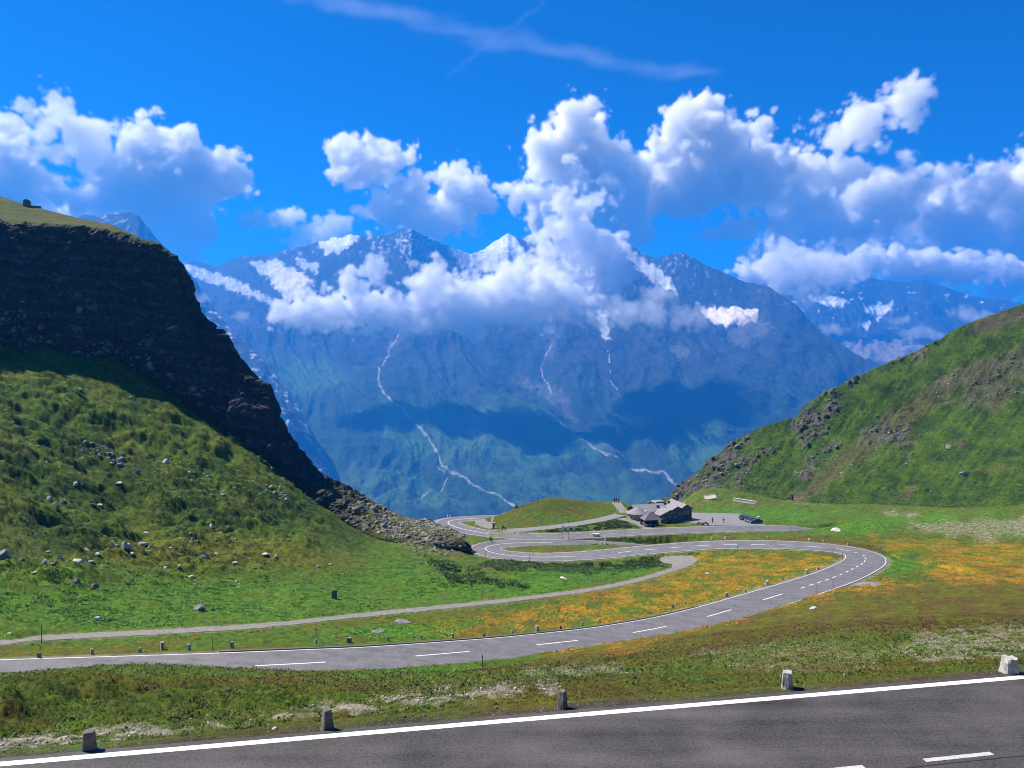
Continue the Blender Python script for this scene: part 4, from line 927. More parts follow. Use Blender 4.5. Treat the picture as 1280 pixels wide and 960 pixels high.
guard_stone(place(418, 748), .9, 1.5, "lone dark waymark stone with a pale cap in the pasture above the gravel path", M_STONE_D, 77, group=None)
guard_stone(place(436, 803), .5, .6, "low squat stone at the kerb beside the third kerb guard stone", M_STONE_D, 78, group=None)

# boulders in the pasture: u, v(base), width px, height px, material, label
BL = [(5,697,19,16,M_STONE_B,"big bluish boulder at the left edge of the pasture"),(28,700,8,5,M_STONE_B,"small grey block right beside the big bluish boulder"),
 (56,703,12,5,M_STONE,"flat grey boulder left of the long white slab"),(66,705,7,3,M_STONE,"small flat rock touching the left end of the long white slab"),(74,697,7,6,M_STONE_W,"white cube shaped rock above the long white slab"),
 (100,704,18,8,M_STONE_W,"long white slab tilted in the grass, largest pale rock of the pasture"),(113,703,11,4,M_STONE,"narrow slab just right of the long white slab"),(108,688,8,4,M_STONE_W,"white rock uphill of the long white slab"),
 (121,694,9,4,M_STONE_W,"flat white rock left of the dark sided block"),(144,683,8,5,M_STONE_W,"white rock touching the left of the dark sided block"),(157,686,12,11,M_STONE,"tall dark sided block with a white top in the pasture"),
 (178,682,13,7,M_STONE,"broad boulder right of the tall dark sided block"),(165,693,9,4,M_STONE_W,"flat white stone below the tall dark sided block"),(185,690,9,3,M_STONE_W,"thin white stone below the broad boulder"),
 (128,708,5,3,M_STONE_W,"small white rock below and right of the narrow slab"),(62,690,8,3,M_STONE,"thin grey rock above the white cube shaped rock"),(43,716,7,3,M_STONE_W,"flat pale rock on green below the big bluish boulder"),
 (184,667,8,5,M_STONE,"pale rock uphill of the broad boulder in lush grass"),(52,626,7,6,M_STONE,"leftmost rock of the white cluster in the upper hollow"),(61,625,7,6,M_STONE_W,"second rock of the white cluster in the upper hollow"),
 (70,631,8,8,M_STONE_W,"lowest rock of the white cluster in the upper hollow"),(79,627,6,7,M_STONE_W,"rightmost rock of the white cluster in the upper hollow"),(94,605,7,5,M_STONE_W,"white rock above the cluster, left one of a pair"),
 (102,606,5,5,M_STONE_W,"white rock above the cluster, right one of a pair"),(148,604,9,3,M_STONE_W,"flat white rock on the slope under the scree gully"),(124,632,7,5,M_STONE_W,"white rock in the dark hollow beside a bluish one"),
 (116,632,9,5,M_STONE_B,"bluish rock in the dark hollow beside a white one"),(95,727,14,7,M_STONE_D,"dark brown boulder low on the left green pasture"),(118,735,13,6,M_STONE_D,"greenish dark boulder right of the brown one on the pasture"),
 (248,763,17,9,M_STONE_B,"round grey boulder above the gravel path"),(266,763,7,6,M_STONE_B,"small grey rock right of the round boulder above the path"),(122,775,11,5,M_STONE_W,"white rock with a dark hole beside it above the path"),
 (207,580,10,8,M_STONE_W,"pale angular boulder high on the left slope below the cliff"),(264,659,6,6,M_STONE_W,"white upright rock under the grassy ridge"),(257,696,11,4,M_STONE,"flat grey rock in the middle of the left pasture"),
 (270,693,5,4,M_STONE_W,"small white rock right of the flat grey pasture rock"),(293,704,8,3,M_STONE_W,"thin white rock low in the middle pasture"),(331,693,13,4,M_STONE_W,"flat white rock, left one of the pair right of the pasture"),
 (345,697,7,5,M_STONE,"squarish rock, right one of the pair right of the pasture"),(12,792,8,3,M_STONE,"small pale rock at the left end of the gravel path"),(172,591,6,6,M_STONE_B,"bluish rock below the scree gully on the left slope"),
 (505,778,24,5,M_STONE_B,"long flat slab lying between gravel path and middle road"),(472,790,20,3,M_STONE_B,"low white slab near the kerb, left of centre"),(440,790,9,3,M_STONE_W,"small white slab left of the low white slab near the kerb"),
 (704,724,13,4,M_STONE_W,"white flat rock in lush grass below the left hairpin"),(1016,761,13,3,M_STONE,"pale flat rock in brown grass below the right hairpin"),(344,911,8,5,M_STONE_W,"white flat stone in the near verge grass"),
 (1046,664,14,5,M_STONE_W,"pale pointed slab behind the right hairpin"),(885,718,6,3,M_STONE_W,"small pale rock among the orange flowers"),(397,709,6,4,M_STONE_W,"white rock on the grass under the debris slope"),(412,706,5,3,M_STONE,"grey rock on the grass under the debris slope"),
 (243,731,5,3,M_STONE_W,"tiny white rock alone in the lush lower pasture"),(207,711,5,4,M_STONE_W,"small white rock under the middle pasture"),(224,709,6,4,M_STONE_W,"white rock right of another one under the middle pasture"),
 (1187,562,9,6,M_STONE,"brown boulder on the green right hillside"),(1205,594,10,5,M_STONE_W,"pale rock on the lower right hillside"),(948,647,4,3,M_STONE_W,"white rock at the far side of the car park"),(994,645,4,4,M_STONE_W,"white rock on the meadow right of the car park")]
for i, (u, v, w, h, m, lab) in enumerate(BL):
    if u > 1150 and v < 600:
        P = Ph2[np.unravel_index(np.argmin((Uh - u)**2 + (Vh - v)**2), Uh.shape)]; p = Vector(P)
    else: p = place(u, v, dmax=300)
    k = p.y / F_PX; me = rock_mesh(i + 5, 3, 1.0); me.materials.append(m)
    o = bpy.data.objects.new("boulder", me); COL.objects.link(o); rr = random.Random(i)
    o.scale = (w * k * 1.1, w * k * rr.uniform(.7, 1.0), h * k * 1.5); o.location = p + Vector((0, 0, h * k * .15)); o.rotation_euler = (rr.uniform(-.15, .15), rr.uniform(-.15, .15), 0)
    props(o, None, lab, "boulder", "boulders lying in the pastures")
# scree and rubble nobody could count
def rubble(name, pos, size, mat, seed=0):
    base = []
    for k in range(6):
        b = bmesh.new(); bmesh.ops.create_icosphere(b, subdivisions=1, radius=.5); rr = random.Random(k + seed)
        for v in b.verts: v.co *= rr.uniform(.6, 1.15)
        base.append((np.array([v.co[:] for v in b.verts]), np.array([[q.index for q in f.verts] for f in b.faces]))); b.free()
    R_ = np.random.RandomState(seed); V_ = []; F_ = []; o_ = 0
    for p, s in zip(pos, size):
        v, f = base[R_.randint(6)]; a = R_.uniform(0, 6.28); c, s_ = math.cos(a), math.sin(a)
        q = v * (s * R_.uniform(.7, 1.3, 3) * [1, 1, .7]); q = np.stack([q[:, 0] * c - q[:, 1] * s_, q[:, 0] * s_ + q[:, 1] * c, q[:, 2]], 1) + p
        V_.append(q); F_.append(f + o_); o_ += len(v)
    me = bpy.data.meshes.new(name); V_ = np.concatenate(V_); F_ = np.concatenate(F_)
    me.vertices.add(len(V_)); me.vertices.foreach_set("co", V_.astype(np.float32).ravel()); me.loops.add(F_.size); me.loops.foreach_set("vertex_index", F_.ravel().astype(np.int32))
    me.polygons.add(len(F_)); me.polygons.foreach_set("loop_start", np.arange(0, F_.size, 3, dtype=np.int32)); me.polygons.foreach_set("loop_total", np.full(len(F_), 3, np.int32)); me.update(calc_edges=True)
    me.materials.append(mat); o = bpy.data.objects.new(name, me); COL.objects.link(o); o['kind'] = 'stuff'; return o
RS = np.random.RandomState(3)
def pick(prob, n, P):                  # places drawn from a surface grid with a probability field
    w = prob.ravel() / prob.sum(); i = RS.choice(len(w), n, p=w); return P.reshape(-1, 3)[i] + RS.uniform(-.2, .2, (n, 3)) * [1, 1, 0]
m_ = Pc2[..., :]
pr = gs_ * rockm * (Vc > 600); rubble("rubble", pick(pr + 1e-9, 1800, Pc2), RS.gamma(1.4, .2, 1800) + .08, M_SCREE, 1)
pr = debris * (GY > 120); rubble("rubble", pick(pr + 1e-9, 900, G), RS.gamma(1.4, .22, 900) + .08, M_SCREE, 2)
pr = sstep(1.9, 1.0, Tc) * sstep(.97, 1.0, Tc) * (Uc < 420) * (.15 + sstep(250, 0, Uc) ) * sstep(-.1, .3, cn2 + .5 * cn); rubble("scree", pick(pr + 1e-9, 900, Pc2), RS.gamma(1.6, .3, 900) + .12, M_STONE_B, 3)
area = np.clip(GY, 0, 250)**2
pr = hum * offr * sstep(.0, .3, nz_(GX, GY, 18, 91)) * (GV < 745) * (GY < 215) ; rubble("scattered_rocks", pick(pr + 1e-9, 520, G), RS.gamma(1.3, .2, 520) + .1, M_STONE_W, 4)
pr = blob(GU, GV, [(95,548),(150,575),(170,592),(150,596),(105,575)], 5, nU, 8); rubble("scree", pick(pr + 1e-9, 160, G), RS.gamma(2.0, .25, 160) + .15, M_STONE_B, 5)
pr = blob(GU, GV, [(290,590),(340,610),(360,625),(320,612)], 5, nU, 8); rubble("scree", pick(pr + 1e-9, 110, G), RS.gamma(2.0, .2, 110) + .15, M_STONE, 6)
pr = bare * (GY < 60) * offr * GY; rubble("gravel", pick(pr + 1e-9, 5000, G), RS.gamma(1.6, .02, 5000) + .02, M_STONE, 7)
pr = verge * sstep(NW + .2, NW + .5, nd_) * (GY > 16) * GY; rubble("gravel", pick(pr + 1e-9, 2500, G), RS.gamma(1.5, .012, 2500) + .012, M_STONE_D, 8)
pr = bare * (GY > 60) ; rubble("scattered_rocks", pick(pr + 1e-9, 1500, G), RS.gamma(1.3, .08, 1500) + .06, M_STONE_W, 9)
pr = cragm * (Th < 3) * (Th > .3); rubble("scree", pick(pr + 1e-9, 700, Ph2), RS.gamma(1.6, .45, 700) + .3, M_STONE_D, 10)
pr = sc1 * (Th < 3) * (Th > .3) + .02 * (Th < 2.8); rubble("scattered_rocks", pick(pr + 1e-9, 350, Ph2), RS.gamma(1.3, .3, 350) + .15, M_STONE, 11)
# ------------------------------------------------------------------ mountain lodge
M_WALL = paint("dark_shaded_wall", (.12, .105, .09), .9, .45, 1.6, .04)  # dark stone, with the shade on the lodge front put into the tone
M_PLAS = paint("ochre_and_sunlit_wall", (.46, .40, .27), .9, .35, 1.8, .03)  # turret and terrace stone, also the sunlit tone of the wing's side
M_ROOF = paint("grey_shingle_roof", (.2, .195, .205), .75, .2, 1.2, .02)
M_ROOF2 = paint("weathered_timber_roof", (.14, .12, .14), .85, .35, 2.0, .02)
M_WOOD = paint("dark_timber", (.09, .06, .04), .85, .35, 3.0, .01)
M_GLASS = paint("window_glass", (.03, .04, .06), .15, .05, 1.0, 0, .6)
M_FRAME = paint("white_frame", (.62, .61, .58), .6, .1, 3.0)
M_METAL = paint("grey_metal", (.3, .3, .31), .4, .15, 4.0, 0, .5, .6)
M_BLACK = paint("dark_metal", (.03, .03, .032), .5, .2, 5.0)
M_WHITE = paint("white_enamel", (.78, .78, .77), .5, .08, 4.0)
M_RED = paint("red_enamel", (.55, .03, .03), .5, .1, 4.0)
LP = at(826, 650, 246); LZ = ground_z(LP[0], LP[1])
lodge = thing("lodge", (LP[0], LP[1] + 3, LZ - .15), math.radians(17), "dark stone mountain lodge with a round turret and pale gabled roofs beyond the hairpins", "lodge")
lodge.scale = (.97, .92, .74)
def windows(par, xs, z, y, w=.8, h=.9, face=-1):
    for x in xs:
        f = MB().box((x, y + face * .03, z), (w, .1, h)).out("window", M_FRAME, par); MB().box((x, y + face * .075, z), (w - .22, .06, h - .22)).out("pane", M_GLASS, f)
# turret: sixteen sided drum with a shallow cone
cx, cyy = -7.2, 1.2
MB().cyl((cx, cyy, -1.5), (cx, cyy, 4.3), 3.15, n=20).out("turret_wall", M_PLAS, lodge)
rf_ = MB().cyl((cx, cyy, 4.25), (cx, cyy, 6.7), 3.95, .15, n=20).out("turret_roof", M_ROOF, lodge)
for k in range(9):
    a = math.radians(-150 + k * 24); x, y = cx + 3.17 * math.cos(a), cyy + 3.17 * math.sin(a)
    f = MB().box((x, y, 2.6), (.12, .7, 1.0), rz=a).out("window", M_FRAME, lodge); MB().box((cx + 3.24 * math.cos(a), cyy + 3.24 * math.sin(a), 2.6), (.06, .5, .8), rz=a).out("pane", M_GLASS, f)
def gable(nm, x, w, y0, y1, ze, zr, wall=M_WALL, roof=M_ROOF, ov=.55, cross=False):
    """a wing with its gable to the front; cross=True turns the ridge left to right"""
    if cross:
        d = (y1 - y0) / 2; yc = (y0 + y1) / 2
        MB().prism([(y0, -1.5), (y1, -1.5), (y1, ze), (yc, zr - .15), (y0, ze)], w, 'X').out(nm + "_wall", wall, lodge).location = (x, 0, 0)
        s = (zr - ze) / d
        for k in (-1, 1):
            e = (yc + k * (d + ov), ze - s * ov); r = MB().prism([(yc, zr), e, (e[0], e[1] + .22), (yc, zr + .25)], w + 2 * ov, 'X').out("roof_slope", roof, lodge); r.location = (x, 0, k * .003)
    else:
        hw = w / 2; s = (zr - ze) / hw; yc = (y0 + y1) / 2
        MB().prism([(-hw, -1.5), (hw, -1.5), (hw, ze), (0, zr - .15), (-hw, ze)], y1 - y0, 'Y').out(nm + "_wall", wall, lodge).location = (x, yc, 0)
        for k in (-1, 1):
            e = (k * (hw + ov), ze - s * ov); r = MB().prism([(0, zr), e, (e[0], e[1] + .22), (0, zr + .25)], y1 - y0 + 2 * ov, 'Y').out("roof_slope", roof, lodge); r.location = (x, yc, k * .003)
gable("main", -1.6, 10.6, 1.6, 9.6, 4.3, 6.3, cross=True)
gable("front_wing", 2.2, 6.4, -3.4, 8.5, 3.8, 5.6)
gable("middle_wing", 6.3, 5.0, -.6, 10, 4.5, 6.2)
gable("end_wing", 10.2, 4.4, .6, 11, 4.7, 6.5)
MB().box((-1.05, 2.6, 1.2), (.12, 7.6, 3.6)).out("sunlit_side_wall", M_PLAS, lodge)  # sunlight on the wing's left wall, painted as a paler panel
windows(lodge, (.2, 2.2, 4.2), 2.6, -3.4); windows(lodge, (1.4, 3.0), 4.25, -3.4, .6, .6); windows(lodge, (6.9, 8.1), 2.8, -.6); windows(lodge, (9.4, 10.8), 3.0, .6); windows(lodge, (6.6, 7.6), .6, -.6, .8, 1.3)
windows(lodge, (-3.6, -2.2), 3.0, 1.6); windows(lodge, (.6, 3.8), .5, -3.4, .9, 1.2)
dr = MB().box((2.2, -3.45, .2), (1.3, .14, 2.3)).out("door", M_WOOD, lodge); MB().box((2.65, -3.56, .2), (.08, .08, .25)).out("handle", M_METAL, dr)
cp = MB().box((3.6, 7.6, 5.9), (3.4, 2.6, 1.6)).out("cupola", M_WALL, lodge); MB().prism([(-2.1, 0), (2.1, 0), (1.6, .45), (-1.6, .45)], 3.4, 'Y').out("cupola_roof", M_ROOF, cp).location = (3.6, 7.6, 6.7)
for x, y, z in ((-.5, 6.6, 6.5), (6.3, 5.6, 6.6), (1.0, 3.0, 5.7)):
    c = MB().box((x, y, z), (.8, .8, 1.5)).out("chimney", M_WALL, lodge); MB().box((x, y, z + .83), (1.0, 1.0, .14)).out("cap", M_ROOF, c)
MB().box((6.4, -2.6, -.35), (9.4, 2.4, .8)).out("terrace", M_PLAS, lodge)
for k in range(7): MB().box((2.3 + k * 1.45, -3.78, .5), (.09, .09, .95)).out("railing_post", M_WOOD, lodge)
MB().box((6.65, -3.78, 1.0), (8.8, .1, .1)).out("railing", M_WOOD, lodge)
# open timber shelter with cars under it
SP = at(814, 656.5, 238); SZ = ground_z(SP[0], SP[1])
hut = thing("car_shelter", (SP[0], SP[1], SZ), math.radians(10), "small dark timber shelter with a pointed hipped roof in front of the lodge turret", "shelter")
vs = [(-3, -2.2, 2.1), (3, -2.2, 2.1), (3, 2.2, 2.1), (-3, 2.2, 2.1), (-.3, 0, 4.3), (.3, 0, 4.3)]
MB().poly(vs, [(0, 1, 5, 4), (1, 2, 5), (2, 3, 4, 5), (3, 0, 4), (3, 2, 1, 0)]).out("roof", M_ROOF2, hut)
MB().box((0, 0, 4.3), (.9, .12, .12)).out("ridge_cap", M_FRAME, hut)
for x in (-2.7, -.9, .9, 2.7):
    for y in (-1.9, 1.9): MB().box((x, y, 1.05), (.18, .18, 2.3)).out("post", M_WOOD, hut)
MB().box((0, 2.0, 1.0), (5.4, .12, 2.0)).out("back_wall", M_WOOD, hut)
LB = at(806.5, 640, 240)
ls = thing("street_lamp", (LB[0], LB[1] - 1, ground_z(LB[0], LB[1] - 1)), 0, "round white globe lamp on a pole in front of the lodge turret", "lamp")
MB().cyl((0, 0, -.2), (0, 0, 3.9), .05).out("pole", M_BLACK, ls); MB().ball((0, 0, 4.15), .32).out("lamp_globe", M_WHITE, ls, True)

# ------------------------------------------------------------------ cars
def make_car(body_mat, label, loc, rz, group=None, tall=0.0):
    c = thing("parked_car", loc, rz, label, "car", group); h = 1.45 + tall
    prof = [(-2.1, .35), (-2.12, .75), (-1.95, .92), (-1.1, 1.0), (-.45, h), (.95, h), (1.65, 1.02 + tall * .5), (2.05, .95), (2.12, .6), (2.1, .35)]
    b = MB().prism(prof, 1.7, 'X'); bmesh.ops.bevel(b.bm, geom=list(b.bm.edges), offset=.06, segments=2, affect='EDGES'); b.out("body", body_mat, c, False)
    g = h - .08
    MB().prism([(-.98, 1.0), (-.42, g), (.9, g), (1.5, 1.02)], 1.73, 'X').out("side_windows", M_GLASS, c)
    MB().poly([(-.72, -1.13, 1.02), (.72, -1.13, 1.02), (.66, -.5, g), (-.66, -.5, g)], [(0, 1, 2, 3)]).out("windscreen", M_GLASS, c)
    MB().poly([(-.72, 1.68, 1.04), (.72, 1.68, 1.04), (.66, 1.02, g), (-.66, 1.02, g)], [(3, 2, 1, 0)]).out("rear_window", M_GLASS, c)
    for x in (-.82, .82):
        for y in (-1.35, 1.3):
            w = MB().cyl((x - .1, y, .33), (x + .1, y, .33), .33, n=16).out("wheel", M_BLACK, c); MB().cyl((x - .115, y, .33), (x + .115, y, .33), .18, n=12).out("rim", M_METAL, w)
    for x in (-.6, .6):
        MB().box((x, -2.11, .72), (.34, .08, .16)).out("headlight", M_WHITE, c); MB().box((x, 2.11, .78), (.3, .08, .16)).out("tail_light", M_RED, c)
    return c
def carpaint(n, c): return paint(n, c, .3, .06, 2.0, 0, .6)
CP_D, CP_B, CP_S, CP_N = carpaint("dark_car_paint", (.025, .027, .032)), carpaint("blue_car_paint", (.05, .08, .2)), carpaint("silver_car_paint", (.45, .46, .48)), carpaint("navy_car_paint", (.02, .03, .07))
def on(u, v, dmin=60, dmax=320): p = hit(u, v, dmin, dmax); return p
p = on(808.5, 657.5); make_car(CP_B, "dark blue car under the left bay of the timber shelter", (p.x, SP[1] - .3, SZ - .03), math.radians(10), "cars under the shelter")
p = on(819, 657.5); make_car(CP_N, "navy car under the right bay of the timber shelter", (p.x, SP[1] - .1, SZ - .03), math.radians(10), "cars under the shelter")
for u, v, m, lab, rz in ((527, 651.0, CP_D, "black car parked at the left edge of the viewing area", 1.2), (536, 651.5, CP_D, "dark car parked on the viewing area, right of the black one", 1.5), (531.5, 648.8, CP_S, "silver car showing behind the two dark cars on the viewing area", 1.3),
                         (848, 648.5, CP_B, "blue car parked below the end gable of the lodge", 1.4), (857, 649, CP_S, "silver car parked at the right corner of the lodge", .2)):
    p = on(u, v, 200); make_car(m, lab, p, rz)
for i, (u, v, lab) in enumerate(((928, 649.5, "farthest of the dark cars parked in line at the car park's right edge"), (934, 651, "second dark car from the far end of the car park's right edge"), (939.5, 652.6, "third dark car from the far end of the car park's right edge"),
                                 (944.5, 654.2, "nearest of the four dark cars parked in line at the car park's right edge"))):
    p = on(u, v, 200); make_car((CP_D, CP_N, CP_D, CP_D, CP_N)[i], lab, p, math.radians((-8, -12, -70, -75, -72)[i]), "dark cars in line at the car park")

# ------------------------------------------------------------------ people
def skin_mesh(name, verts, edges, radii, mat, parent, sub=1):
    me = bpy.data.meshes.new(name); me.from_pydata(verts, edges, []); o = bpy.data.objects.new(name, me); COL.objects.link(o)
    md = o.modifiers.new("skin", 'SKIN'); s = me.skin_vertices[0].data if me.skin_vertices else None
    if s is None:
        bm = bmesh.new(); bm.from_mesh(me); bm.verts.layers.skin.verify(); bm.to_mesh(me); bm.free(); s = me.skin_vertices[0].data
    for i, r in enumerate(radii): s[i].radius = (r, r)
    s[0].use_root = True
    m2 = o.modifiers.new("sub", 'SUBSURF'); m2.levels = sub; m2.render_levels = sub
    dg = bpy.context.evaluated_depsgraph_get(); me2 = bpy.data.meshes.new_from_object(o.evaluated_get(dg)); o.modifiers.clear(); o.data = me2
    me2.name = name; me2.materials.clear(); me2.materials.append(mat); o.parent = parent; return o
M_SKIN = paint("skin", (.45, .27, .2), .6, .05); M_HAIR = paint("dark_hair", (.03, .02, .015), .8, .1)
M_CL = {k: paint(k + "_cloth", c, .9, .15, 6) for k, c in dict(black=(.02, .02, .025), blue=(.04, .07, .22), red=(.4, .04, .04), grey=(.2, .2, .21), white=(.65, .65, .65), navy=(.025, .03, .07)).items()}
def person(loc, rz, label, top, legs, sit=False, group=None):
    t = thing("person", loc, rz, label, "person", group)
    if sit:   # riding pose, hands on the handlebar
        hip, che, nk, hd = (0, .2, .95), (0, -.08, 1.3), (0, -.2, 1.46), (0, -.28, 1.62)
        kn = [(-.14, -.2, .82), (.14, -.22, .62)]; ft = [(-.12, -.02, .42), (.12, .05, .18)]; toe = [(-.12, -.16, .38), (.12, -.1, .14)]
        el = [(-.26, -.3, 1.12), (.26, -.3, 1.12)]; ha = [(-.22, -.52, 1.0), (.22, -.52, 1.0)]
    else:
        hip, che, nk, hd = (0, 0, .93), (0, 0, 1.3), (0, 0, 1.47), (0, -.02, 1.64)
        kn = [(-.1, -.06, .5), (.1, .04, .5)]; ft = [(-.1, 0, .08), (.11, .1, .08)]; toe = [(-.1, -.17, .04), (.12, -.07, .04)]
        el = [(-.27, .03, 1.12), (.27, .03, 1.12)]; ha = [(-.28, -.08, .84), (.28, -.08, .84)]
    sh = [(-.19, che[1], che[2] + .08), (.19, che[1], che[2] + .08)]; hp = [(-.1, hip[1], hip[2] - .03), (.1, hip[1], hip[2] - .03)]
    V = [hip, che, nk, hd, (hd[0], hd[1], hd[2] + .08)] + sh + el + ha + hp + kn + ft + toe
    E = [(0, 1), (1, 2), (2, 3), (3, 4), (1, 5), (1, 6), (5, 7), (6, 8), (7, 9), (8, 10), (0, 11), (0, 12), (11, 13), (12, 14), (13, 15), (14, 16), (15, 17), (16, 18)]
    R_ = [.13, .15, .055, .095, .08, .07, .07, .045, .045, .035, .035, .09, .09, .06, .06, .04, .04, .035, .035]
    skin_mesh("body", V, E, R_, M_SKIN, t)
    skin_mesh("jacket", [hip, che] + sh + el + ha, [(0, 1), (1, 2), (1, 3), (2, 4), (3, 5), (4, 6), (5, 7)], [.15, .175, .09, .09, .065, .065, .05, .05], top, t)
    skin_mesh("trousers", [hip] + hp + kn + ft, [(0, 1), (0, 2), (1, 3), (2, 4), (3, 5), (4, 6)], [.15, .11, .11, .08, .08, .06, .06], legs, t)
    MB().ball((hd[0], hd[1] + .03, hd[2] + .06), .115, 2, (.9, 1, 1)).out("hair", M_HAIR, t, True)
    for k in (15, 16): MB().box((V[k][0], (V[k][1] + V[k + 2][1]) / 2, V[k][2] - .03), (.1, .27, .09), bevel=.02).out("shoe", M_BLACK, t)
    return t
for u, v, rz, lab, a, b in ((628.5, 663.5, .4, "person in black walking on the road beside the mound, left of a pair", "black", "navy"), (631.5, 663.5, -.5, "person in grey walking on the road beside the mound, right of a pair", "grey", "black"),
                            (768, 628, .2, "dark dressed person at the top of the pale lane, left of a group", "black", "black"), (770.5, 627.5, 1.2, "person in navy in the middle of the group atop the pale lane", "navy", "black"), (773, 628.5, -.6, "person in dark clothes at the right of the group atop the pale lane", "black", "navy"),
                            (890.5, 653.5, .3, "person in grey standing in the middle of the car park", "grey", "black"), (904.5, 654, -.8, "person in black walking across the car park", "black", "grey")):
    p = on(u, v, 200); person(p, rz, lab, M_CL[a], M_CL[b])
# cyclist on the left hairpin
p = at_s(road_pts, s_at(621, 677.5), 2.6, .0); rzb = math.radians(-80)
bike = thing("bicycle", p, rzb, "dark bicycle being ridden round the left hairpin", "bicycle")
for y in (-.52, .52):
    w = MB(); 
    for k in range(20):
        a0, a1 = k / 20 * math.tau, (k + 1) / 20 * math.tau; w.cyl((0, y + .33 * math.cos(a0), .34 + .33 * math.sin(a0)), (0, y + .33 * math.cos(a1), .34 + .33 * math.sin(a1)), .022, n=6)
    wo_ = w.out("wheel", M_BLACK, bike)
    sp_ = MB()
    for k in range(6): a0 = k / 6 * math.tau; sp_.cyl((0, y, .34), (0, y + .32 * math.cos(a0), .34 + .32 * math.sin(a0)), .004, n=4)
    sp_.out("spokes", M_METAL, wo_)
MB().cyl((0, .52, .34), (0, .2, .88), .02).cyl((0, .2, .88), (0, .1, .3), .025).cyl((0, .1, .3), (0, .52, .34), .02).cyl((0, .1, .3), (0, -.38, .82), .025).cyl((0, .18, .82), (0, -.38, .85), .025).cyl((0, -.38, .95), (0, -.52, .34), .022).out("frame", M_BLACK, bike)
MB().cyl((-.22, -.48, .98), (.22, -.48, .98), .02).out("handlebar", M_METAL, bike); MB().box((0, .22, .92), (.14, .26, .06), bevel=.02).out("saddle", M_BLACK, bike)
person(p, rzb, "cyclist in black bent over the handlebar on the left hairpin", M_CL["black"], M_CL["black"], sit=True)

# ------------------------------------------------------------------ poles, signs, small furniture
M_POLE = paint("snow_pole_timber", (.16, .10, .06), .85, .25, 3)
def snow_pole(u, v, hpx, label, group, r=.045, dmin=58):
    p = on(u, v, dmin, 320); h = hpx * p.y / F_PX
    t = thing("snow_pole", p, 0, label, "pole", group); MB().cyl((0, 0, -.3), (.01, 0, h), r, r * .8, 8).out("shaft", M_POLE, t)
    MB().cyl((.01, 0, h - .25), (.01, 0, h - .1), r * 1.15, n=8).out("band", M_BLACK, t); return t
G1 = "snow poles along the roads"
for u, v, h, lab in ((52,804,24,"tall thin snow pole in grass by the path at far left"), (266,813,16,"snow pole standing at the left start of the kerb"), (603,834,16,"snow pole on the near edge of the middle road"),
    (1021,742,11,"thin snow pole on the outer edge before the right hairpin"), (1042,736,11,"thin snow pole nearest to the grey shoulder of the right hairpin"), (922,687,9,"snow pole on the flowery island, left of its two upper ones"), (976,687,9,"snow pole on the flowery island's upper rim, middle"),
    (1041,695,9,"snow pole left of a pair inside the right hairpin's apex"), (1053,699,9,"snow pole right of a pair inside the right hairpin's apex"), (607,697,9,"snow pole on the lower rim of the left hairpin's outer bend"),
    (606.5,677,7,"snow pole between the two roads at the left hairpin"), (662,703,9,"snow pole below the lower leg of the left hairpin"), (735,669,7,"snow pole at the picnic bench beside the upper road"),
    (781,667,7,"snow pole at the near edge of the upper road, right of the picnic bench"), (810,695,8,"snow pole at the top end of the gravel area"), (670,682,6,"snow pole at the near edge of the left hairpin's upper leg"), (988,665,6,"dark snow pole where the upper road ends at right"),
    (1213-220,674,6,"snow pole behind the right hairpin's upper leg")):
    snow_pole(u, v, h, lab, G1)
for i, (u, lab) in enumerate(((703.5, "white topped information board, left of three beside the upper road"), (710.5, "white topped information board, middle of three beside the upper road"), (717.5, "white topped information board, right of three beside the upper road"))):
    p = on(u, 674.5, 190); p = Vector((p.x, p.y, ground_z(p.x, p.y))); k = p.y / F_PX; t = thing("information_board", p, .15, lab, "sign", "three boards beside the upper road")
    MB().cyl((0, 0, -.3), (0, 0, 3.4), .05, n=8).out("post", M_WOOD, t); MB().box((0, -.08, 3.1), (.6, .06, 1.2)).out("board", M_WHITE, t)
p = on(757, 680.5, 170); t = thing("marker_column", (p.x, p.y, p.z), .2, "tall white marker column between the island and the lush bank", "marker"); MB().box((0, 0, 1.0), (.42, .3, 2.3), taper=.9, bevel=.03).out("shaft", M_WHITE, t); MB().box((0, 0, 2.2), (.5, .38, .12)).out("cap", M_WHITE, t)
guard_stone(on(752.5, 680.5, 170), .55, .7, "small white stone at the foot of the white marker column", M_STONE_W, 91, group=None)
p = on(745, 670.5, 195); t = thing("picnic_bench", p, .1, "small dark picnic bench beside the upper road near the snow pole", "bench")
MB().box((0, 0, .75), (1.9, .7, .07)).out("tabletop", M_FRAME, t)
for y in (-.65, .65): MB().box((0, y, .45), (1.9, .28, .06)).out("seat", M_WOOD, t)
for x in (-.75, .75):
    for s in (-1, 1): MB().cyl((x, s * .6, 0), (x, s * .2, .74), .05, n=6).out("leg", M_WOOD, t)
p = on(561, 648.5, 200); t = thing("warning_sign", p, .5, "sign of two slanting white bars at the rim of the viewing area", "sign")
for x in (-.5, .45): MB().cyl((x - .25, 0, -.2), (x + .25, 0, 1.7), .11, n=8).out("bar", M_WHITE, t)
MB().box((.5, 0, 1.75), (.9, .1, .25)).out("crossbar", M_BLACK, t)
p = on(1100, 691, 120); t = thing("road_sign", p, -.3, "small white and red road sign on a pole outside the right hairpin", "sign")
MB().cyl((0, 0, -.2), (0, 0, 1.5), .035, n=8).out("pole", M_POLE, t); MB().cyl((0, -.03, 1.25), (0, -.07, 1.25), .32, n=20).out("sign_plate", M_WHITE, t); MB().cyl((.12, -.08, 1.05), (.12, -.1, 1.05), .14, n=14).out("red_plate", M_RED, t)
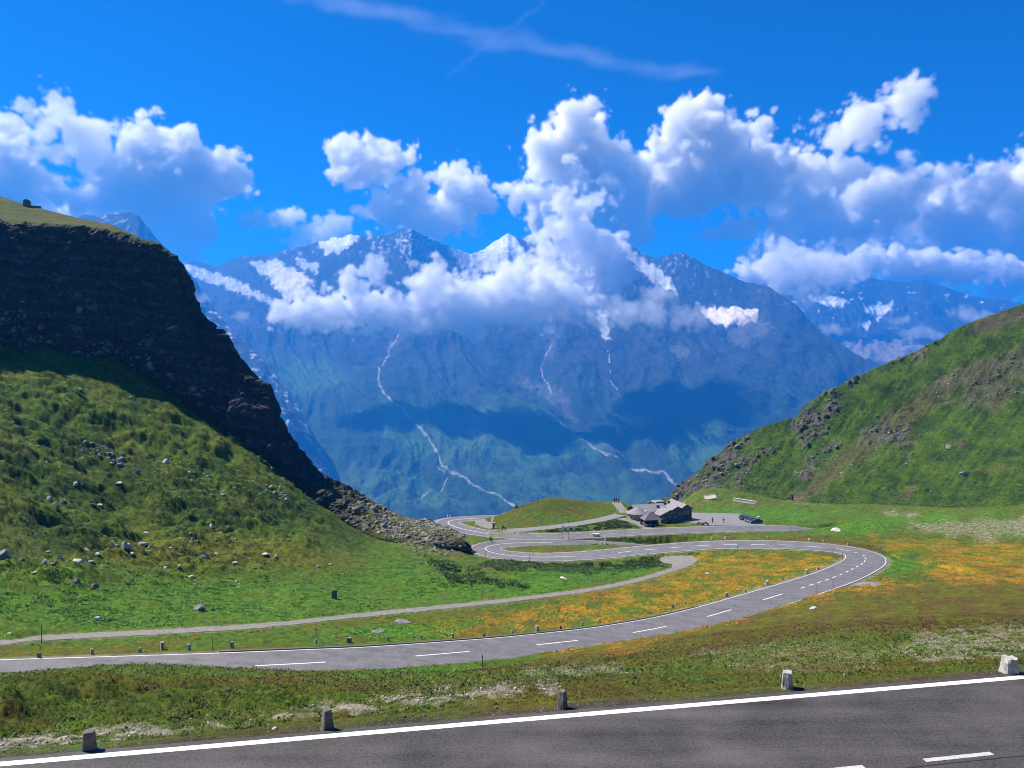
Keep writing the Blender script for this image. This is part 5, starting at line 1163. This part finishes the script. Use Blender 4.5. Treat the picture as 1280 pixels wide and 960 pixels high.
p = on(687, 626.5, 230); p = Vector((p.x, p.y, ground_z(p.x, p.y))); t = thing("flag_pole", p, 0, "thin pole with a small red and white flag on top of the green mound", "flag pole")
MB().cyl((0, 0, -.2), (0, 0, 3.0), .03, n=8).out("pole", M_METAL, t); MB().box((.3, 0, 2.8), (.6, .04, .35)).out("flag", M_RED, t); MB().box((.3, 0, 2.45), (.6, .04, .35)).out("flag_stripe", M_WHITE, t)
p = on(645, 634.5, 230); t = thing("summit_cairn", p, 0, "dark stone cairn on the left shoulder of the mound", "cairn")
for k, (w, z) in enumerate(((1.3, .2), (.95, .65), (.6, 1.05), (.35, 1.4))): MB().box((.03 * k, 0, z), (w, w * .9, .5), rz=.5 * k, taper=.8, bevel=.05).out("stone", M_STONE_D, t)
p = on(617, 660.5, 230); t = thing("stone_gatepost", p, 0, "small dark gatepost where the footpath starts at the foot of the mound", "gatepost"); MB().box((0, 0, .75), (.7, .6, 1.9), taper=.85, bevel=.05).out("pillar", M_STONE_D, t); MB().box((0, 0, 1.75), (.8, .7, .15)).out("cap", M_STONE, t)
for i, (u, v, lab) in enumerate(((785, 627, "left one of two thin lamp masts behind the lodge turret"), (789.5, 627, "right one of two thin lamp masts behind the lodge turret"))):
    p = on(u, v + 3, 240, 330); t = thing("lamp_mast", p, 0, lab, "lamp", "masts behind the lodge"); MB().cyl((0, 0, -.3), (0, 0, 6.0), .05, .035, 8).out("pole", M_METAL, t); MB().box((.25, 0, 6.0), (.6, .16, .1)).out("lamp_head", M_METAL, t)
for i, (u, v, lab) in enumerate(((875, 656, "white motorcycle parked at the near corner of the car park"), (882, 656.5, "dark motorcycle parked beside the white one at the car park corner"))):
    p = on(u, v, 200); t = thing("motorcycle", p, 1.2 + i * .3, lab, "motorcycle")
    for y in (-.7, .7):
        w = MB().cyl((-.06, y, .31), (.06, y, .31), .31, n=16).out("wheel", M_BLACK, t); MB().cyl((-.065, y, .31), (.065, y, .31), .16, n=12).out("rim", M_METAL, w)
    MB().box((0, 0, .55), (.3, .7, .4), taper=.8, bevel=.06).out("engine", M_METAL, t); MB().box((0, -.15, .85), (.34, .6, .24), bevel=.08).out("fuel_tank", (M_WHITE, M_BLACK)[i], t); MB().box((0, .42, .84), (.28, .7, .12), bevel=.04).out("saddle", M_BLACK, t)
    MB().cyl((-.35, -.4, 1.05), (.35, -.4, 1.05), .025).out("handlebar", M_METAL, t); MB().cyl((0, -.7, .31), (0, -.4, 1.0), .035).out("fork", M_METAL, t); MB().ball((0, -.55, .9), .12).out("headlight", M_WHITE, t, True)
# ruin on the skyline of the cliff top
iu = np.argmin(np.abs(cus - 39)); pr_ = Pc2[:, iu]; vv_ = pix(pr_)[1]; cand = np.where((Tc[:, iu] > 3.2) & (Tc[:, iu] <= 5.02))[0]; P0 = pr_[cand[np.argmin(vv_[cand])]]
ruin = thing("stone_ruin", (P0[0], P0[1] - 2, P0[2] - .6), .3, "small dark stone ruin standing on the grassy skyline above the cliff", "ruin")
MB().box((0, 0, .9), (1.9, 1.8, 2.4), taper=.95, bevel=.1).out("tower", M_STONE_D, ruin); MB().box((2.4, .3, .0), (3.0, .8, 1.0), bevel=.1).out("low_wall", M_STONE_D, ruin); MB().box((-.2, -.2, 2.2), (1.0, .9, .3), bevel=.08).out("broken_top", M_STONE_D, ruin)
# pale road cuts under the right hillside
M_CUT = paint("pale_concrete", (.62, .60, .54), .85, .15, .6, .02)
for (ua_, va_, ub_, vb_, h, dd0, lab) in ((881, 622, 896, 620, 1.6, 325, "short pale retaining wall behind the lodge meadow, left one"), (917, 624.5, 945, 629, 1.2, 315, "long pale retaining wall at the foot of the right hillside")):
    a, b = Vector(at(ua_, va_, dd0)), Vector(at(ub_, vb_, dd0 - 6)); a.z = max(a.z, ground_z(a.x, a.y)); b.z = max(b.z, ground_z(b.x, b.y)); m = (a + b) / 2
    t = thing("retaining_wall", m, math.atan2((b - a).y, (b - a).x), lab, "wall"); L = (b - a).length
    o = MB().box((0, 0, 0), (L, .5, h), bevel=.05).out("wall_face", M_CUT, t); o.rotation_euler = (0, -math.atan2(b.z - a.z, (b - a).xy.length), 0)
    o2 = MB().box((0, 0, h / 2 + .06), (L + .1, .7, .12)).out("coping", M_CUT, t); o2.rotation_euler = o.rotation_euler

# ------------------------------------------------------------------ plants nobody could count
def tufts(name, pos, size, mats, blades, spread, up, seed, wid=.16, cols=None):
    """clumps of narrow leaf triangles joined into one mesh with its own tint per clump"""
    R_ = np.random.RandomState(seed); n = len(pos); N = n * blades
    base = np.repeat(pos, blades, 0); s = np.repeat(size, blades)
    a = R_.uniform(0, math.tau, N); r = R_.uniform(0, 1, N)**.5 * spread * s
    b = base + np.stack([np.cos(a) * r, np.sin(a) * r, -.02 * s], 1); a2 = a + R_.normal(0, .6, N)
    L = s * R_.uniform(.5, 1.1, N); lean = R_.uniform(.1, .9, N)
    tip = b + np.stack([np.cos(a2) * lean * L, np.sin(a2) * lean * L, L * up * (1 - .4 * lean)], 1)
    w = np.stack([-np.sin(a2), np.cos(a2), R_.normal(0, .3, N)], 1) * (wid * s)[:, None]
    mid = (b + tip) / 2 + [0, 0, .08]* s[:, None]
    V_ = np.stack([b, mid - w, tip, mid + w], 1).reshape(-1, 3); F_ = np.arange(N * 4).reshape(-1, 4)
    me = bpy.data.meshes.new(name); me.vertices.add(len(V_)); me.vertices.foreach_set("co", V_.astype(np.float32).ravel()); me.loops.add(F_.size); me.loops.foreach_set("vertex_index", F_.ravel().astype(np.int32))
    me.polygons.add(N); me.polygons.foreach_set("loop_start", np.arange(0, F_.size, 4, dtype=np.int32)); me.polygons.foreach_set("loop_total", np.full(N, 4, np.int32)); me.update(calc_edges=True)
    at_ = me.color_attributes.new("tint", 'FLOAT_COLOR', 'POINT'); c = np.ones((len(V_), 4), np.float32)
    c[:, :3] = np.repeat(np.repeat(cols, blades, 0) * R_.uniform(.7, 1.35, (N, 1)), 4, 0); at_.data.foreach_set("color", np.clip(c, .005, .9).ravel())
    me.materials.append(mats); o = bpy.data.objects.new(name, me); COL.objects.link(o); o['kind'] = 'stuff'; return o
M_LEAF, t_, b_ = new_mat("leaves"); b_.inputs['Roughness'].default_value = .7; a_ = nd(t_, "ShaderNodeAttribute", _attribute_name="tint"); t_.links.new(a_.outputs['Color'], b_.inputs['Base Color'])
def pick_i(prob, n): w = prob.ravel() / prob.sum(); return RS.choice(len(w), n, p=w)
cell = np.ones_like(GX); cell[1:] = np.diff(GY, axis=0) * GY[1:] * (2 * TMAX / NT)
vis = (np.abs(TT) < .70)
def scat(name, prob, n, smin, smax, blades, spread, up, seed, wid=.16, col=None, cmix=.5, sc_d=False):
    i = pick_i(prob * cell * vis + 1e-12, n); p = G.reshape(-1, 3)[i] + RS.uniform(-.03, .03, (n, 3)) * [1, 1, 0]; c = C_.reshape(-1, 3)[i]
    if col is not None: c = c * (1 - cmix) + np.array(col) * cmix
    s = RS.uniform(smin, smax, n)
    if sc_d: s *= np.clip(p[:, 1] / 60, .5, 2.2)
    return tufts(name, p, s, M_LEAF, blades, spread, up, seed, wid, c)
offg = sstep(.3, .8, offr) * (1 - .8 * bare)
scat("grass_cushions", offg * (GY < 34) * (GY > 15) * sstep(-.3, .1, n2 + .4 * nF + .1), 36000, .03, .085, 4, 1.1, .8, 11, .22)
scat("grass_cushions", offg * (GY >= 34) * (GY < 75), 22000, .08, .19, 3, 1.1, .7, 12, .3)
scat("heath_cushions", offg * (GY < 62) * (GY > 15) * (.03 + sh), 7000, .06, .16, 6, 1.3, .7, 13, .25, col=(.025, .05, .012), cmix=.55)
scat("flowers", flm * offg * (GY > 80) * (GY < 230), 20000, .1, .24, 3, 1.3, .7, 14, .4, col=(.36, .22, .03), cmix=.4)
scat("lush_herbs", (lush * sstep(-.05, .2, n2 + .5 * n1) * (GY > 80) * (GY < 200)) * offg, 26000, .12, .32, 4, 1.3, .6, 15, .36, col=(.10, .24, .025), cmix=.6)
scat("heath_cushions", (.3 + mot + .7 * heath) * hum * offg * (GY > 60) * (GY < 215), 22000, .12, .3, 4, 1.3, .6, 17, .34, col=(.08, .12, .015), cmix=.5)
scat("dwarf_shrubs", (dk * (GY > 60) * .9 + sh * hum * .35) * offg * (GY < 245), 13000, .22, .5, 5, 1.1, .8, 16, .3, col=(.035, .08, .015), cmix=.6)

i = pick_i(((Th > .05) & (Th < 3)) * (1 - .8 * cragm) * (1 - .7 * sc1) * sstep(-.2, .3, hn2 + hn3) * (Uh < 1330) + 1e-12, 24000)
tufts("hill_cushions", Ph2.reshape(-1, 3)[i] + RS.uniform(-.3, .3, (24000, 3)) * [1, 1, 0], RS.uniform(.25, .75, 24000), M_LEAF, 3, 1.3, .6, 18, .35, ch.reshape(-1, 3)[i] * 1.15)
